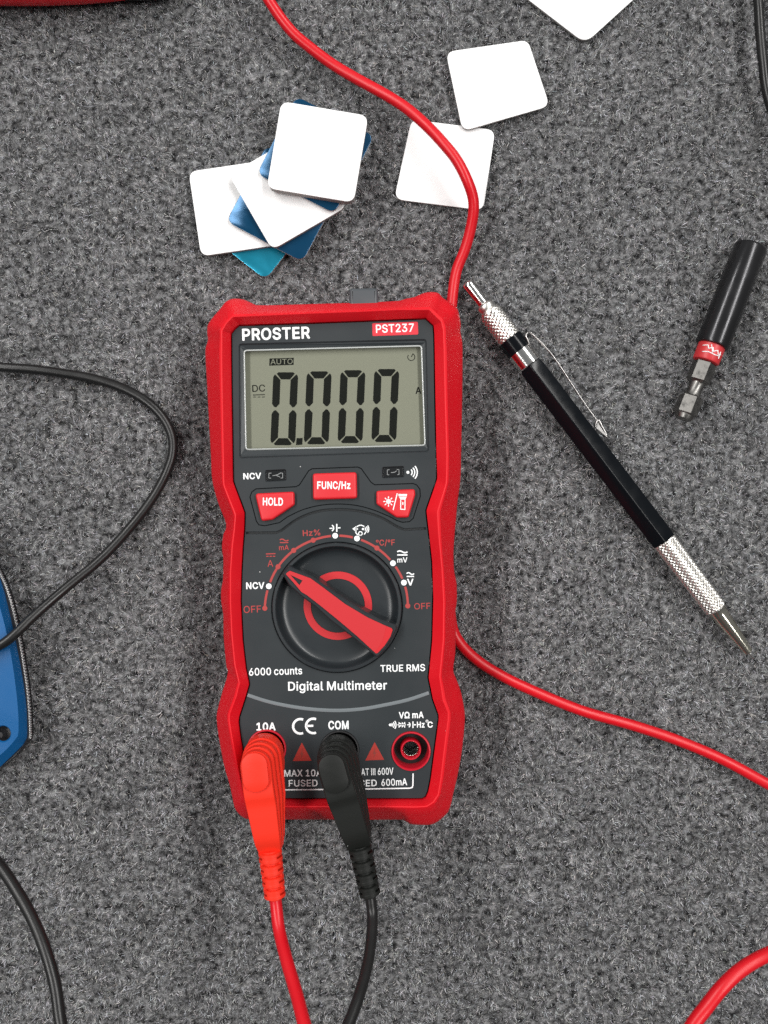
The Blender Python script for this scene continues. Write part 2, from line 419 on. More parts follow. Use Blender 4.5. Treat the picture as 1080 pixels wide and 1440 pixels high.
# --- flat print: everything drawn in photo pixels on a plane at height z (mm)
GLYPHS = {      # outlines of the printed characters by (character, weight): advance, contours (1/1000 em)
    ('A', 4): (480, [[17,-4,13,1,18,19,196,507,203,512,275,512,282,505,292,479,466,1,459,-4,397,-4,392,-1,341,137,141,138,134,131,88,-1,83,-4],[161,203,317,203,270,337,239,438,236,435,206,333]]),
    ('C', 4): (510, [[251,-11,203,-3,181,5,149,21,127,37,96,68,84,84,64,118,52,146,44,176,38,212,38,232,36,238,38,296,50,354,68,398,95,439,127,471,151,489,183,505,207,513,239,519,293,519,309,517,351,505,379,491,405,473,432,446,450,422,468,384,474,366,476,348,469,343,409,343,404,348,394,380,372,412,349,431,311,447,289,451,249,451,225,447,191,433,171,419,150,398,140,384,126,358,112,310,108,282,108,226,112,196,118,172,134,134,153,107,171,89,203,69,247,57,283,57,327,67,347,77,365,91,386,114,398,136,402,154,409,163,469,163,475,159,476,154,462,108,452,90,432,62,400,32,371,13,337,-1,303,-9]]),
    ('D', 4): (502, [[61,-4,56,3,56,507,63,512,257,512,293,506,321,498,357,480,381,462,422,419,450,363,460,325,466,271,466,239,460,183,450,147,438,119,426,99,408,75,378,45,351,26,321,12,301,6,259,-2,235,-4],[131,61,213,60,219,62,247,62,297,74,317,84,337,98,357,118,376,149,386,177,394,221,394,289,384,339,366,379,352,397,336,413,321,424,301,434,275,442,231,448,131,447]]),
    ('F', 4): (410, [[61,-4,56,3,56,507,63,512,369,512,374,505,374,455,369,448,131,447,131,283,345,282,350,275,350,223,343,216,131,215,130,1,123,-4]]),
    ('O', 4): (533, [[251,-11,203,-3,181,5,149,21,128,36,118,46,100,64,80,90,68,110,52,146,44,178,36,238,38,296,50,354,68,398,82,422,99,443,127,471,151,489,183,505,207,513,239,519,295,519,327,513,351,505,383,489,407,471,434,444,452,422,476,376,490,332,496,290,496,218,488,168,482,146,470,118,454,90,435,65,407,37,385,21,353,5,331,-3,301,-9],[244,58,287,57,305,61,329,69,349,79,367,93,380,106,392,122,410,156,422,194,426,226,426,282,422,310,412,348,394,384,372,410,347,431,309,447,285,451,249,451,225,447,207,441,183,429,173,421,145,391,126,358,112,312,108,282,108,226,112,196,122,160,136,130,154,106,179,83,203,69]]),
    ('T', 4): (449, [[195,-4,190,3,190,445,187,448,33,448,28,455,28,507,35,512,417,512,422,505,422,455,417,448,263,447,262,3,255,-4]]),
    ('U', 4): (517, [[231,-12,177,0,151,12,134,23,115,38,95,58,82,77,68,105,60,133,56,163,56,507,63,512,121,512,128,505,128,163,136,129,144,113,160,91,183,74,203,64,229,58,277,56,315,64,345,80,365,100,380,127,388,157,390,181,390,505,397,512,457,512,462,505,462,175,460,169,460,147,448,101,426,63,406,41,363,10,339,0,285,-12]]),
    ('%', 14): (676, [[486,-24,456,-16,440,-8,415,13,405,27,395,47,387,77,387,137,401,181,409,193,433,217,454,230,472,236,484,238,518,238,548,230,560,224,576,212,595,191,605,173,613,143,615,131,615,83,609,55,597,27,571,-1,554,-12,534,-20,514,-24],[134,-14,128,-12,121,-5,120,1,123,11,466,510,476,520,484,522,536,522,545,519,551,513,551,501,206,-2,196,-12,188,-14],[485,51,516,50,526,58,533,73,535,87,535,127,533,141,525,157,518,164,512,166,492,166,483,163,475,155,467,133,467,81,475,59],[154,270,126,278,103,293,90,306,73,329,61,371,61,423,63,437,69,459,81,483,109,511,128,522,156,530,192,530,212,526,232,518,246,508,271,481,279,465,289,429,291,409,289,369,277,329,263,309,237,285,224,278,196,270],[163,343,186,342,196,347,209,373,209,429,200,450,184,458,168,458,156,454,145,439,141,421,141,379,143,365,151,351,158,344]]),
    ('/', 14): (249, [[15,-90,4,-83,0,-73,164,535,173,544,181,546,231,546,239,544,246,537,248,527,84,-81,77,-88,69,-90]]),
    ('0', 14): (453, [[213,-21,179,-15,137,3,111,23,98,36,72,72,52,120,38,180,34,216,34,290,38,326,52,388,76,442,90,462,124,496,159,517,203,529,251,529,277,523,303,513,331,495,360,466,376,444,396,402,406,370,414,332,418,300,418,208,408,144,394,100,386,80,372,56,360,42,330,12,287,-11,255,-19],[227,64,247,65,271,75,290,92,300,106,312,130,318,148,326,190,330,226,328,302,322,342,312,380,294,412,277,429,257,441,241,445,213,445,197,441,181,433,165,419,152,400,136,364,130,338,124,292,124,216,126,196,130,168,142,128,160,96,176,80,199,67]]),
    ('1', 14): (453, [[77,-14,66,-7,62,3,62,51,64,59,71,66,79,68,195,68,198,71,198,419,195,422,93,346,87,345,81,346,76,351,72,361,72,425,74,433,90,447,191,520,199,522,273,522,281,520,288,513,290,505,290,71,293,68,389,68,397,66,404,59,406,51,406,3,404,-5,397,-12,389,-14]]),
    ('2', 14): (453, [[65,-14,54,-7,50,3,50,45,52,53,210,223,248,261,269,286,288,311,300,333,306,357,306,381,302,401,292,419,285,426,257,442,233,446,213,446,191,442,169,430,158,419,144,391,140,357,133,350,125,348,69,348,59,352,54,357,52,365,52,381,64,429,74,449,85,464,117,496,157,518,185,526,233,530,267,526,307,512,338,491,362,467,384,431,394,393,394,355,390,331,374,291,337,238,298,193,186,77,184,71,387,70,395,68,402,61,404,53,404,3,402,-5,395,-12,387,-14]]),
    ('3', 14): (453, [[195,-21,153,-13,127,-3,107,7,81,27,60,48,52,60,40,84,32,108,30,128,34,138,39,143,47,145,107,145,115,143,122,136,126,114,141,89,169,71,207,63,239,65,261,69,279,77,299,93,312,116,314,128,314,162,312,174,294,204,275,219,263,225,241,231,227,233,159,233,148,240,144,250,144,298,146,306,252,426,258,436,73,437,65,439,58,446,56,454,56,508,63,519,73,523,371,523,382,516,386,506,386,462,384,454,252,306,255,303,285,299,317,287,352,264,373,243,394,210,406,166,406,122,402,104,384,62,373,47,348,22,315,-1,273,-15,241,-21]]),
    ('6', 14): (453, [[215,-21,165,-11,135,3,117,15,98,32,89,43,74,64,62,88,56,108,50,140,52,190,66,242,90,292,237,511,247,521,255,523,319,523,327,521,334,514,334,502,214,328,259,327,281,323,315,311,337,297,370,264,388,234,398,202,402,182,402,132,400,120,390,86,380,66,358,36,334,14,299,-7,271,-17,247,-21],[208,64,245,63,259,67,284,82,296,96,308,118,314,142,314,170,308,196,300,212,286,230,271,241,253,249,215,251,199,249,181,241,163,227,152,212,142,190,140,178,140,138,144,118,148,110,156,96,168,82,193,67]]),
    ('7', 14): (453, [[99,-14,93,-12,86,-5,84,1,86,9,302,435,299,438,63,438,52,445,48,455,48,505,50,513,57,520,65,522,389,522,397,520,404,513,406,505,406,451,404,443,178,-5,171,-12,163,-14]]),
    ('A', 14): (480, [[17,-14,11,-12,4,-5,4,7,186,509,194,519,203,522,273,522,281,520,290,511,294,501,444,93,476,5,474,-5,467,-12,459,-14,397,-14,387,-10,382,-5,335,127,147,128,142,125,96,-7,91,-12,83,-14],[175,213,303,213,302,223,262,331,239,405]]),
    ('C', 14): (510, [[251,-21,203,-13,175,-3,143,13,121,29,87,63,60,104,42,146,28,212,26,270,28,276,28,296,34,332,46,372,56,396,74,428,87,445,121,479,145,497,177,513,207,523,239,529,293,529,333,521,357,513,385,499,411,481,440,452,458,428,472,400,484,366,486,354,484,342,477,335,469,333,411,333,403,335,396,342,386,374,364,406,343,423,311,437,289,441,249,441,225,437,197,425,177,411,158,392,148,378,134,352,122,310,118,282,118,226,122,196,128,172,142,140,161,113,177,97,209,77,247,67,283,67,321,75,341,85,359,99,378,120,390,142,396,164,403,171,411,173,469,173,477,171,482,166,486,154,470,102,460,84,440,56,406,24,377,5,337,-11,303,-19]]),
    ('D', 14): (502, [[61,-14,50,-7,46,3,46,505,48,513,55,520,63,522,257,522,293,516,321,508,363,488,387,470,430,425,458,369,470,325,476,271,476,239,470,183,458,141,446,113,434,93,416,69,384,37,357,18,315,0,283,-8,235,-14],[141,71,213,70,219,72,247,72,291,82,311,92,331,106,355,132,368,155,378,185,384,221,384,289,376,331,370,349,358,373,344,391,331,404,315,416,295,426,265,434,231,438,141,437]]),
    ('E', 14): (419, [[61,-14,50,-7,46,3,46,505,48,513,55,520,63,522,369,522,377,520,384,513,386,505,386,455,384,447,377,440,369,438,141,437,141,301,355,300,363,296,370,285,370,231,366,221,361,216,353,214,141,213,140,73,143,70,375,70,386,63,390,53,390,3,388,-5,381,-12,373,-14]]),
    ('F', 14): (410, [[61,-14,50,-7,46,3,46,505,48,513,55,520,63,522,367,522,375,520,382,513,384,505,384,455,382,447,375,440,367,438,141,437,141,293,345,292,353,288,360,277,360,223,356,213,351,208,343,206,141,205,140,3,138,-5,131,-12,123,-14]]),
    ('H', 14): (517, [[61,-14,50,-7,46,3,46,505,49,514,55,520,63,522,123,522,131,520,138,513,140,505,141,303,375,302,378,305,378,505,380,513,387,520,395,522,455,522,464,519,470,513,472,505,472,3,469,-6,463,-12,455,-14,395,-14,387,-12,380,-5,378,3,377,217,143,218,140,215,140,3,138,-5,131,-12,123,-14]]),
    ('I', 14): (185, [[61,-14,50,-7,46,3,46,505,50,515,61,522,123,522,133,518,138,513,140,505,140,3,136,-7,131,-12,123,-14]]),
    ('M', 14): (628, [[61,-14,50,-7,46,3,46,505,50,515,55,520,63,522,149,522,157,520,166,511,294,183,312,123,315,120,346,211,462,511,471,520,479,522,565,522,575,518,580,513,582,505,582,3,578,-7,573,-12,565,-14,507,-14,497,-10,490,1,491,346,356,-3,347,-12,339,-14,289,-14,281,-12,272,-3,137,341,136,1,129,-10,119,-14]]),
    ('P', 14): (445, [[61,-14,50,-7,46,3,46,505,48,513,55,520,63,522,259,522,311,512,341,498,359,486,389,456,404,433,418,393,422,367,422,327,418,301,408,271,400,255,382,231,353,204,329,190,289,176,261,172,141,171,140,3,138,-5,131,-12,123,-14],[141,257,249,256,279,262,305,278,316,289,324,305,330,329,330,365,328,379,320,399,309,413,293,426,265,436,247,438,141,437]]),
    ('R', 14): (449, [[61,-14,50,-7,46,3,46,505,48,513,55,520,63,522,261,522,293,518,345,498,365,484,390,459,412,419,422,377,422,325,420,309,412,285,394,251,371,226,334,201,436,15,441,1,440,-5,433,-12,425,-14,355,-14,347,-12,340,-5,332,9,239,183,143,184,140,181,140,3,138,-5,131,-12,123,-14],[141,269,231,268,237,270,257,270,279,274,305,286,322,305,330,333,330,371,328,383,320,403,312,413,289,430,265,436,249,438,141,437]]),
    ('S', 14): (447, [[197,-23,141,-11,101,7,85,19,57,47,40,74,26,118,24,134,26,142,33,149,41,151,101,151,109,149,118,138,126,106,135,93,147,83,165,73,185,67,211,63,239,63,267,67,293,77,316,96,332,128,332,148,328,162,313,179,291,193,265,203,151,235,119,249,98,262,66,292,54,308,46,324,38,362,38,390,52,436,64,456,85,479,117,503,153,519,169,523,207,529,249,529,285,523,321,511,361,485,381,465,400,438,414,394,414,380,412,372,405,365,397,363,339,363,331,365,324,372,320,394,312,410,297,425,281,435,261,441,233,445,213,445,195,443,175,437,159,429,144,416,134,402,130,390,130,362,132,354,144,338,175,319,209,307,275,291,317,277,345,263,368,248,395,221,414,190,420,170,422,152,422,120,414,88,400,60,388,44,365,21,347,7,307,-11,275,-19,249,-23]]),
    ('T', 14): (449, [[195,-14,184,-7,180,3,180,435,177,438,35,438,27,440,20,447,18,455,18,505,20,513,27,520,35,522,415,522,423,520,430,513,432,505,432,455,430,447,423,440,415,438,273,437,272,3,268,-7,257,-14]]),
    ('U', 14): (517, [[231,-22,171,-8,129,14,109,30,87,52,74,71,60,99,50,131,46,163,46,505,48,513,55,520,63,522,121,522,131,518,138,507,138,163,142,141,152,119,168,97,179,88,205,74,241,66,277,66,313,74,340,89,356,105,366,119,376,145,380,181,380,505,382,513,389,520,397,522,455,522,463,520,470,513,472,505,472,175,466,127,456,95,434,57,414,35,392,17,369,2,339,-10,285,-22]]),
    ('V', 14): (480, [[205,-14,198,-11,190,-3,6,495,3,507,4,513,11,520,19,522,81,522,89,520,98,511,214,187,241,103,382,513,389,520,397,522,459,522,467,520,474,513,476,507,468,481,292,-3,283,-12,275,-14]]),
    ('X', 14): (474, [[19,-14,13,-12,6,-5,6,7,184,259,18,501,17,507,19,514,25,520,33,522,103,522,112,519,174,431,237,333,242,337,252,357,290,413,365,518,375,522,441,522,450,519,456,513,458,507,456,499,302,279,292,261,468,7,469,1,467,-6,461,-12,453,-14,385,-14,375,-10,361,6,286,113,237,189,202,133,99,-10,89,-14]]),
    ('a', 14): (389, [[143,-23,115,-17,75,-1,46,24,32,44,26,56,16,92,16,120,26,158,36,174,61,199,87,213,123,225,155,231,241,241,257,245,262,252,262,264,258,286,244,304,223,315,205,317,171,315,151,309,136,300,122,286,107,265,97,261,39,277,30,286,28,294,38,318,54,340,70,356,99,377,137,391,167,397,223,397,273,383,298,368,327,339,344,304,350,274,350,254,352,248,352,2,348,-8,337,-15,281,-15,273,-13,266,-6,263,18,247,3,223,-11,187,-21],[158,60,185,59,205,63,233,77,244,88,258,112,262,128,261,168,145,149,127,141,113,131,106,112,106,94,112,80,127,67,145,61]]),
    ('c', 14): (396, [[183,-22,145,-12,113,2,89,20,72,37,56,57,38,91,26,131,20,175,22,219,30,263,50,309,66,331,97,362,113,374,133,384,157,392,185,398,231,398,259,392,287,382,325,358,342,341,360,317,376,279,374,271,367,264,361,262,303,248,297,250,291,256,284,275,274,289,263,300,241,312,213,316,193,316,165,308,151,298,135,280,124,263,116,241,110,203,110,171,112,153,120,121,135,96,152,77,169,66,201,60,233,62,263,76,282,97,291,120,299,128,305,130,365,116,374,107,376,99,362,63,345,38,319,14,305,4,291,-4,259,-16,225,-22]]),
    ('e', 14): (404, [[185,-22,135,-8,107,6,83,26,56,57,38,91,26,129,20,161,20,211,26,249,42,295,63,328,91,358,113,374,155,392,183,398,225,398,249,394,299,374,317,360,348,329,366,297,382,245,386,171,382,161,377,156,369,154,113,153,112,147,116,127,120,115,131,96,157,72,185,62,197,60,221,60,253,66,275,80,294,109,301,116,309,118,363,106,369,104,376,97,378,87,366,57,346,31,317,6,291,-8,247,-20,229,-22],[113,235,292,235,288,259,270,289,255,304,243,310,219,316,193,316,171,312,144,295,135,286,122,267,114,247]]),
    ('g', 14): (425, [[187,-165,135,-155,113,-147,89,-133,52,-98,40,-78,38,-70,40,-62,47,-55,79,-37,101,-28,109,-31,136,-62,167,-79,187,-83,227,-83,253,-77,279,-61,292,-42,296,-28,298,30,295,31,275,13,249,-1,215,-9,175,-9,153,-5,129,3,109,13,89,27,63,53,42,84,24,138,20,166,20,216,24,244,36,284,52,318,66,336,91,361,105,373,129,385,153,393,171,397,227,397,247,391,271,379,299,354,300,378,302,384,309,391,317,393,369,393,377,391,384,384,386,376,386,-30,380,-60,370,-84,354,-106,332,-128,297,-149,241,-163,227,-165],[188,74,219,73,229,75,245,79,261,89,275,103,288,126,298,168,298,216,296,228,290,254,278,278,267,293,257,301,239,311,223,315,185,315,165,309,148,298,126,270,112,226,110,208,112,158,118,134,124,122,135,103,150,88,165,79]]),
    ('i', 14): (167, [[54,-14,43,-7,39,3,39,375,43,385,54,392,112,392,122,388,127,383,129,375,129,3,125,-7,114,-14],[72,430,54,436,36,454,27,475,27,487,35,511,50,526,68,536,88,538,112,530,129,515,141,489,141,477,132,456,122,444,112,436,94,430]]),
    ('l', 14): (189, [[120,-16,96,-10,80,-2,61,15,45,41,39,67,39,505,43,515,48,520,56,522,112,522,122,518,129,507,129,75,132,69,138,66,162,66,168,68,176,66,181,61,185,53,195,5,191,-5,180,-12,160,-16]]),
    ('m', 14): (610, [[54,-14,43,-7,39,3,39,375,41,383,47,389,56,392,110,392,118,390,125,383,128,362,148,378,170,390,204,400,236,400,264,392,280,384,303,363,316,344,320,342,343,367,360,380,376,388,410,398,450,400,466,398,504,384,525,369,538,356,559,323,567,299,571,273,571,3,569,-5,563,-11,554,-14,500,-14,492,-12,485,-5,483,3,483,251,481,269,477,285,468,300,448,312,430,316,404,316,376,306,361,291,351,269,349,255,349,3,347,-5,340,-12,332,-14,278,-14,268,-10,263,-5,261,3,261,257,259,277,248,298,236,308,224,314,212,316,186,316,176,314,154,302,141,289,129,259,129,3,127,-5,120,-12,112,-14]]),
    ('n', 14): (410, [[54,-14,43,-7,39,3,39,375,41,383,48,390,56,392,112,392,118,390,125,383,128,360,148,376,166,386,188,394,210,398,254,396,282,390,304,380,317,371,330,358,349,335,361,309,369,275,371,261,371,3,369,-5,362,-12,354,-14,300,-14,292,-12,285,-5,283,3,283,231,279,267,266,292,250,306,230,314,194,314,176,310,152,296,133,267,129,249,129,3,127,-5,120,-12,112,-14]]),
    ('o', 14): (415, [[183,-22,145,-12,113,2,89,20,72,37,56,57,38,91,26,131,20,175,22,219,30,263,50,309,66,331,97,362,113,374,133,384,157,392,185,398,229,398,259,392,283,384,303,374,321,360,356,323,378,283,390,245,394,219,394,155,384,109,372,79,347,42,321,16,305,4,281,-8,251,-18,231,-22],[198,61,213,60,241,64,251,68,267,80,282,97,294,119,304,163,304,211,302,225,298,245,288,269,275,288,266,297,245,310,223,316,191,316,165,308,151,298,141,288,124,263,116,241,110,203,112,153,120,121,126,109,141,88,153,76,169,66]]),
    ('r', 14): (259, [[54,-14,43,-7,39,3,39,375,41,383,48,390,56,392,110,392,118,390,125,383,128,366,150,382,186,396,196,398,240,398,248,396,255,389,257,381,257,325,253,315,242,308,198,312,166,304,155,297,142,284,129,257,129,3,127,-5,120,-12,112,-14]]),
    ('s', 14): (365, [[163,-22,127,-16,107,-10,87,0,67,14,51,30,32,57,22,91,24,99,31,106,41,110,93,120,99,118,107,110,116,85,129,72,145,64,163,60,201,60,225,66,246,81,254,95,254,109,252,117,242,129,229,136,119,164,93,176,74,189,53,210,40,231,34,255,34,291,40,315,53,338,81,366,95,376,121,388,153,396,165,398,209,398,241,392,257,386,277,376,293,364,309,348,324,327,336,297,336,285,329,278,319,274,271,264,263,266,256,273,245,294,236,305,229,310,201,318,169,318,157,316,131,300,124,287,124,263,132,253,153,242,243,220,273,210,298,195,323,172,338,147,344,125,344,89,334,55,326,43,299,14,285,4,263,-8,221,-20]]),
    ('t', 14): (227, [[145,-18,117,-10,96,1,75,20,60,45,52,73,52,309,49,312,7,312,-4,319,-8,329,-8,375,-4,385,1,390,9,392,51,393,52,467,56,477,61,482,69,484,123,484,132,481,138,475,140,467,141,393,203,392,214,385,218,375,218,329,216,321,211,316,201,312,143,312,140,309,140,89,142,77,147,69,151,66,161,64,183,64,201,68,209,64,218,49,226,5,224,-3,217,-10,203,-16,189,-18]]),
    ('u', 14): (410, [[164,-19,124,-9,95,8,65,38,47,76,39,118,39,376,41,384,48,391,56,393,112,393,120,391,127,384,129,376,129,122,131,110,143,88,156,75,174,67,200,64,228,67,254,81,265,92,279,120,283,156,283,376,285,384,292,391,300,393,354,393,362,391,369,384,371,376,371,2,369,-6,362,-13,354,-15,300,-15,294,-13,287,-6,284,22,264,5,228,-13,200,-19]]),
    ('z', 14): (380, [[43,-14,32,-7,28,3,28,45,30,53,226,307,51,308,43,310,36,317,34,325,34,375,37,384,43,390,51,392,331,392,340,389,346,383,348,375,348,333,346,325,152,71,337,70,345,68,352,61,354,53,354,3,351,-6,345,-12,337,-14]]),
    ('°', 14): (316, [[144,269,120,275,96,285,74,301,56,319,39,348,31,372,29,384,29,410,37,442,47,462,55,474,83,502,114,519,126,523,146,527,170,527,202,519,226,507,262,473,279,442,283,430,287,410,287,384,277,348,271,336,260,319,241,300,222,285,190,273,172,269],[158,348,174,349,193,360,207,384,207,410,199,428,182,443,168,447,148,447,128,439,117,428,109,406,109,386,111,378,119,366,138,351]]),
    ('/', 24): (249, [[15,-100,3,-96,-4,-89,-10,-73,154,537,166,551,181,556,231,556,241,554,254,543,258,527,94,-83,83,-96,69,-100]]),
    ('0', 24): (453, [[213,-31,171,-23,131,-5,105,15,90,30,64,66,44,112,28,180,24,216,24,290,28,326,44,396,68,448,82,468,118,504,157,527,203,539,251,539,291,529,313,519,337,503,368,472,384,450,406,404,424,332,428,300,428,208,418,144,404,98,394,74,380,50,368,36,336,4,303,-15,289,-21,255,-29],[227,74,245,75,265,83,282,98,292,112,302,132,312,164,320,226,318,302,312,344,302,378,286,406,271,421,255,431,241,435,211,435,187,425,173,413,160,394,144,356,134,292,134,216,136,196,140,168,152,130,168,102,182,88,207,75]]),
    ('1', 24): (453, [[77,-24,65,-20,58,-13,52,3,52,51,56,65,63,72,79,78,185,78,188,81,188,399,187,402,185,402,99,338,87,335,79,336,66,347,62,361,62,425,64,435,76,449,189,530,199,532,273,532,283,530,296,519,300,505,300,81,303,78,389,78,404,73,412,65,416,51,416,3,414,-7,403,-20,389,-24]]),
    ('A', 24): (480, [[17,-24,5,-20,-4,-11,-7,1,-6,9,176,511,181,520,188,527,203,532,273,532,283,530,298,517,310,487,484,13,486,3,484,-7,473,-20,459,-24,397,-24,382,-19,372,-7,330,115,327,118,153,118,151,117,104,-13,97,-20,83,-24],[189,223,289,223,239,372,236,369]]),
    ('C', 24): (510, [[251,-31,233,-29,195,-21,173,-13,137,5,115,21,79,57,52,98,34,138,24,176,18,212,16,270,18,276,18,296,24,332,32,362,46,398,66,434,79,451,115,487,139,505,175,523,199,531,239,539,293,539,309,537,359,523,391,507,417,489,448,458,466,434,482,402,492,374,496,354,494,340,483,327,469,323,411,323,401,325,388,336,380,364,365,389,356,400,333,417,303,429,289,431,249,431,237,429,215,423,203,417,183,403,166,386,156,372,144,350,132,310,128,282,128,226,136,180,150,146,170,118,183,105,197,95,217,85,247,77,283,77,319,85,335,93,353,107,370,126,382,150,388,170,401,181,411,183,469,183,479,181,492,170,496,154,486,116,474,88,449,51,420,22,383,-3,345,-19,303,-29]]),
    ('D', 24): (502, [[61,-24,49,-20,42,-13,36,3,36,505,40,519,49,528,63,532,257,532,293,526,329,516,369,496,393,478,438,431,468,371,480,327,486,271,484,213,480,183,470,145,454,107,425,64,391,30,363,10,323,-8,283,-18,235,-24],[151,81,213,80,219,82,247,82,289,92,323,112,334,123,348,139,360,163,368,185,374,221,374,289,366,331,350,367,336,385,309,408,293,416,265,424,231,428,151,427]]),
    ('E', 24): (419, [[61,-24,49,-20,42,-13,36,3,36,505,40,519,49,528,63,532,369,532,383,528,392,519,396,505,396,455,392,441,379,430,369,428,151,427,151,311,353,310,363,308,375,298,380,285,380,231,374,215,367,208,353,204,151,203,150,83,153,80,373,80,383,78,396,67,400,53,400,3,396,-11,387,-20,373,-24]]),
    ('F', 24): (410, [[61,-24,49,-20,42,-13,36,3,36,505,40,519,49,528,63,532,367,532,381,528,390,519,394,505,394,455,390,441,377,430,367,428,151,427,151,303,343,302,353,300,365,290,370,277,370,223,364,207,357,200,343,196,151,195,150,3,148,-7,137,-20,123,-24]]),
    ('H', 24): (517, [[61,-24,49,-20,42,-13,36,3,36,505,41,520,49,528,63,532,123,532,137,528,146,519,150,505,151,313,365,312,368,315,368,505,370,515,381,528,395,532,455,532,470,527,478,519,482,505,482,3,477,-12,469,-20,455,-24,395,-24,381,-20,372,-11,368,3,367,207,153,208,150,205,150,3,148,-7,137,-20,123,-24]]),
    ('L', 24): (393, [[61,-24,49,-20,42,-13,36,3,36,505,40,519,53,530,63,532,123,532,139,526,146,519,150,505,151,81,359,80,369,78,381,68,386,55,386,3,380,-13,373,-20,359,-24]]),
    ('M', 24): (628, [[61,-24,49,-20,42,-13,36,3,36,505,42,521,49,528,63,532,149,532,163,528,173,518,315,152,336,213,454,517,465,528,479,532,565,532,581,526,588,519,592,505,592,3,586,-13,579,-20,565,-24,507,-24,493,-20,482,-7,480,3,479,283,366,-5,354,-19,339,-24,289,-24,275,-20,264,-9,147,283,146,3,144,-7,133,-20,119,-24]]),
    ('N', 24): (523, [[61,-24,49,-20,42,-13,36,3,36,505,41,520,49,528,63,532,135,532,149,528,156,521,362,195,375,178,376,505,378,515,389,528,403,532,461,532,476,527,484,519,488,505,488,3,483,-12,475,-20,461,-24,389,-24,375,-20,368,-13,149,332,150,1,145,-12,133,-22,123,-24]]),
    ('O', 24): (533, [[251,-31,233,-29,195,-21,173,-13,137,5,116,20,101,35,84,52,64,78,52,98,34,138,24,178,16,238,18,296,32,362,52,410,66,434,83,455,115,487,139,505,175,523,199,531,239,539,295,539,335,531,359,523,395,505,419,487,450,456,468,434,494,384,510,332,516,290,516,218,506,160,500,138,488,110,470,78,451,53,419,21,397,5,361,-13,339,-21,301,-29],[244,78,287,77,297,79,337,95,355,109,376,134,392,164,402,196,406,226,406,282,402,310,394,340,378,372,356,398,335,415,307,427,285,431,249,431,227,427,195,413,185,405,161,379,144,350,132,312,128,282,128,226,132,198,140,168,152,142,170,118,191,99,217,85]]),
    ('P', 24): (445, [[61,-24,49,-20,42,-13,36,3,36,505,40,519,49,528,63,532,259,532,319,520,347,506,365,494,397,462,414,435,428,393,432,367,432,327,426,293,418,269,408,249,390,225,373,208,347,188,321,176,289,166,261,162,151,161,150,3,148,-7,137,-20,123,-24],[151,267,249,266,277,272,299,286,308,295,314,307,320,329,320,365,316,383,306,401,287,418,263,426,247,428,151,427]]),
    ('R', 24): (449, [[61,-24,49,-20,42,-13,36,3,36,505,40,519,49,528,63,532,261,532,301,526,351,506,371,492,398,465,422,421,432,377,432,325,422,283,406,251,392,233,377,218,348,197,450,9,451,1,448,-11,439,-20,425,-24,355,-24,341,-20,333,-12,324,3,233,173,153,174,150,171,150,3,148,-7,137,-20,123,-24],[151,279,231,278,237,280,257,280,271,282,298,293,314,311,320,333,320,371,318,381,312,397,305,406,287,420,265,426,249,428,151,427]]),
    ('S', 24): (447, [[197,-33,163,-27,123,-15,88,4,50,40,36,60,22,92,14,132,18,148,27,157,41,161,101,161,111,159,124,148,128,140,134,112,143,100,153,91,167,83,187,77,211,73,239,73,257,75,277,81,293,89,308,102,322,130,322,146,318,160,306,172,289,183,257,195,149,225,113,241,92,254,57,287,46,302,36,322,28,362,28,390,34,416,46,446,66,474,93,499,111,511,151,529,207,539,249,539,277,535,323,521,358,500,388,472,406,448,420,412,424,394,424,380,420,366,411,357,397,353,339,353,329,355,316,366,312,388,304,404,291,417,261,431,233,435,213,435,177,427,165,421,152,410,140,392,140,360,151,346,177,329,217,315,283,299,319,287,351,271,374,256,403,227,414,212,424,192,432,152,432,120,424,86,408,54,396,38,371,13,353,-1,309,-21,275,-29,249,-33]]),
    ('T', 24): (449, [[195,-24,183,-20,176,-13,170,3,169,427,35,428,21,432,12,441,8,455,8,505,10,515,21,528,35,532,415,532,425,530,438,519,442,505,442,455,438,441,430,433,415,428,283,427,282,3,278,-11,265,-22,255,-24]]),
    ('U', 24): (517, [[231,-32,169,-18,123,6,103,22,79,46,66,65,50,97,40,131,36,163,36,505,38,515,49,528,63,532,121,532,135,528,144,519,148,505,148,163,152,143,160,125,175,105,195,90,211,82,229,78,277,76,307,82,335,98,354,119,362,135,368,155,370,181,370,505,372,515,383,528,397,532,455,532,465,530,478,519,482,505,482,175,476,127,466,93,442,51,422,29,398,9,375,-6,347,-18,285,-32]]),
    ('V', 24): (480, [[205,-24,192,-19,180,-5,-4,493,-7,507,-6,515,5,528,19,532,81,532,95,528,106,517,224,189,241,135,374,519,383,528,397,532,459,532,469,530,480,521,484,515,486,507,484,497,302,-5,290,-19,275,-24]]),
    ('m', 24): (610, [[54,-24,42,-20,35,-13,29,3,29,375,33,389,41,397,56,402,110,402,125,397,132,390,136,382,168,400,186,406,204,410,236,410,266,402,286,392,320,359,354,388,384,402,410,408,450,410,474,406,510,392,531,377,546,362,561,341,569,325,577,299,581,273,581,3,577,-11,569,-19,554,-24,500,-24,486,-20,475,-7,473,3,473,251,471,269,469,279,461,293,446,302,430,306,404,306,382,298,369,285,361,267,359,255,359,3,355,-11,346,-20,332,-24,278,-24,262,-18,255,-11,251,3,251,257,249,275,239,293,222,304,212,306,186,306,162,296,151,285,139,257,139,3,137,-7,126,-20,112,-24]]),
    ('z', 24): (380, [[43,-24,28,-17,22,-11,18,1,18,45,22,59,206,295,203,298,51,298,37,302,28,311,24,325,24,375,29,390,37,398,51,402,331,402,346,397,354,389,358,375,358,333,354,319,172,83,175,80,337,80,351,76,360,67,364,53,364,3,359,-12,351,-20,337,-24]]),
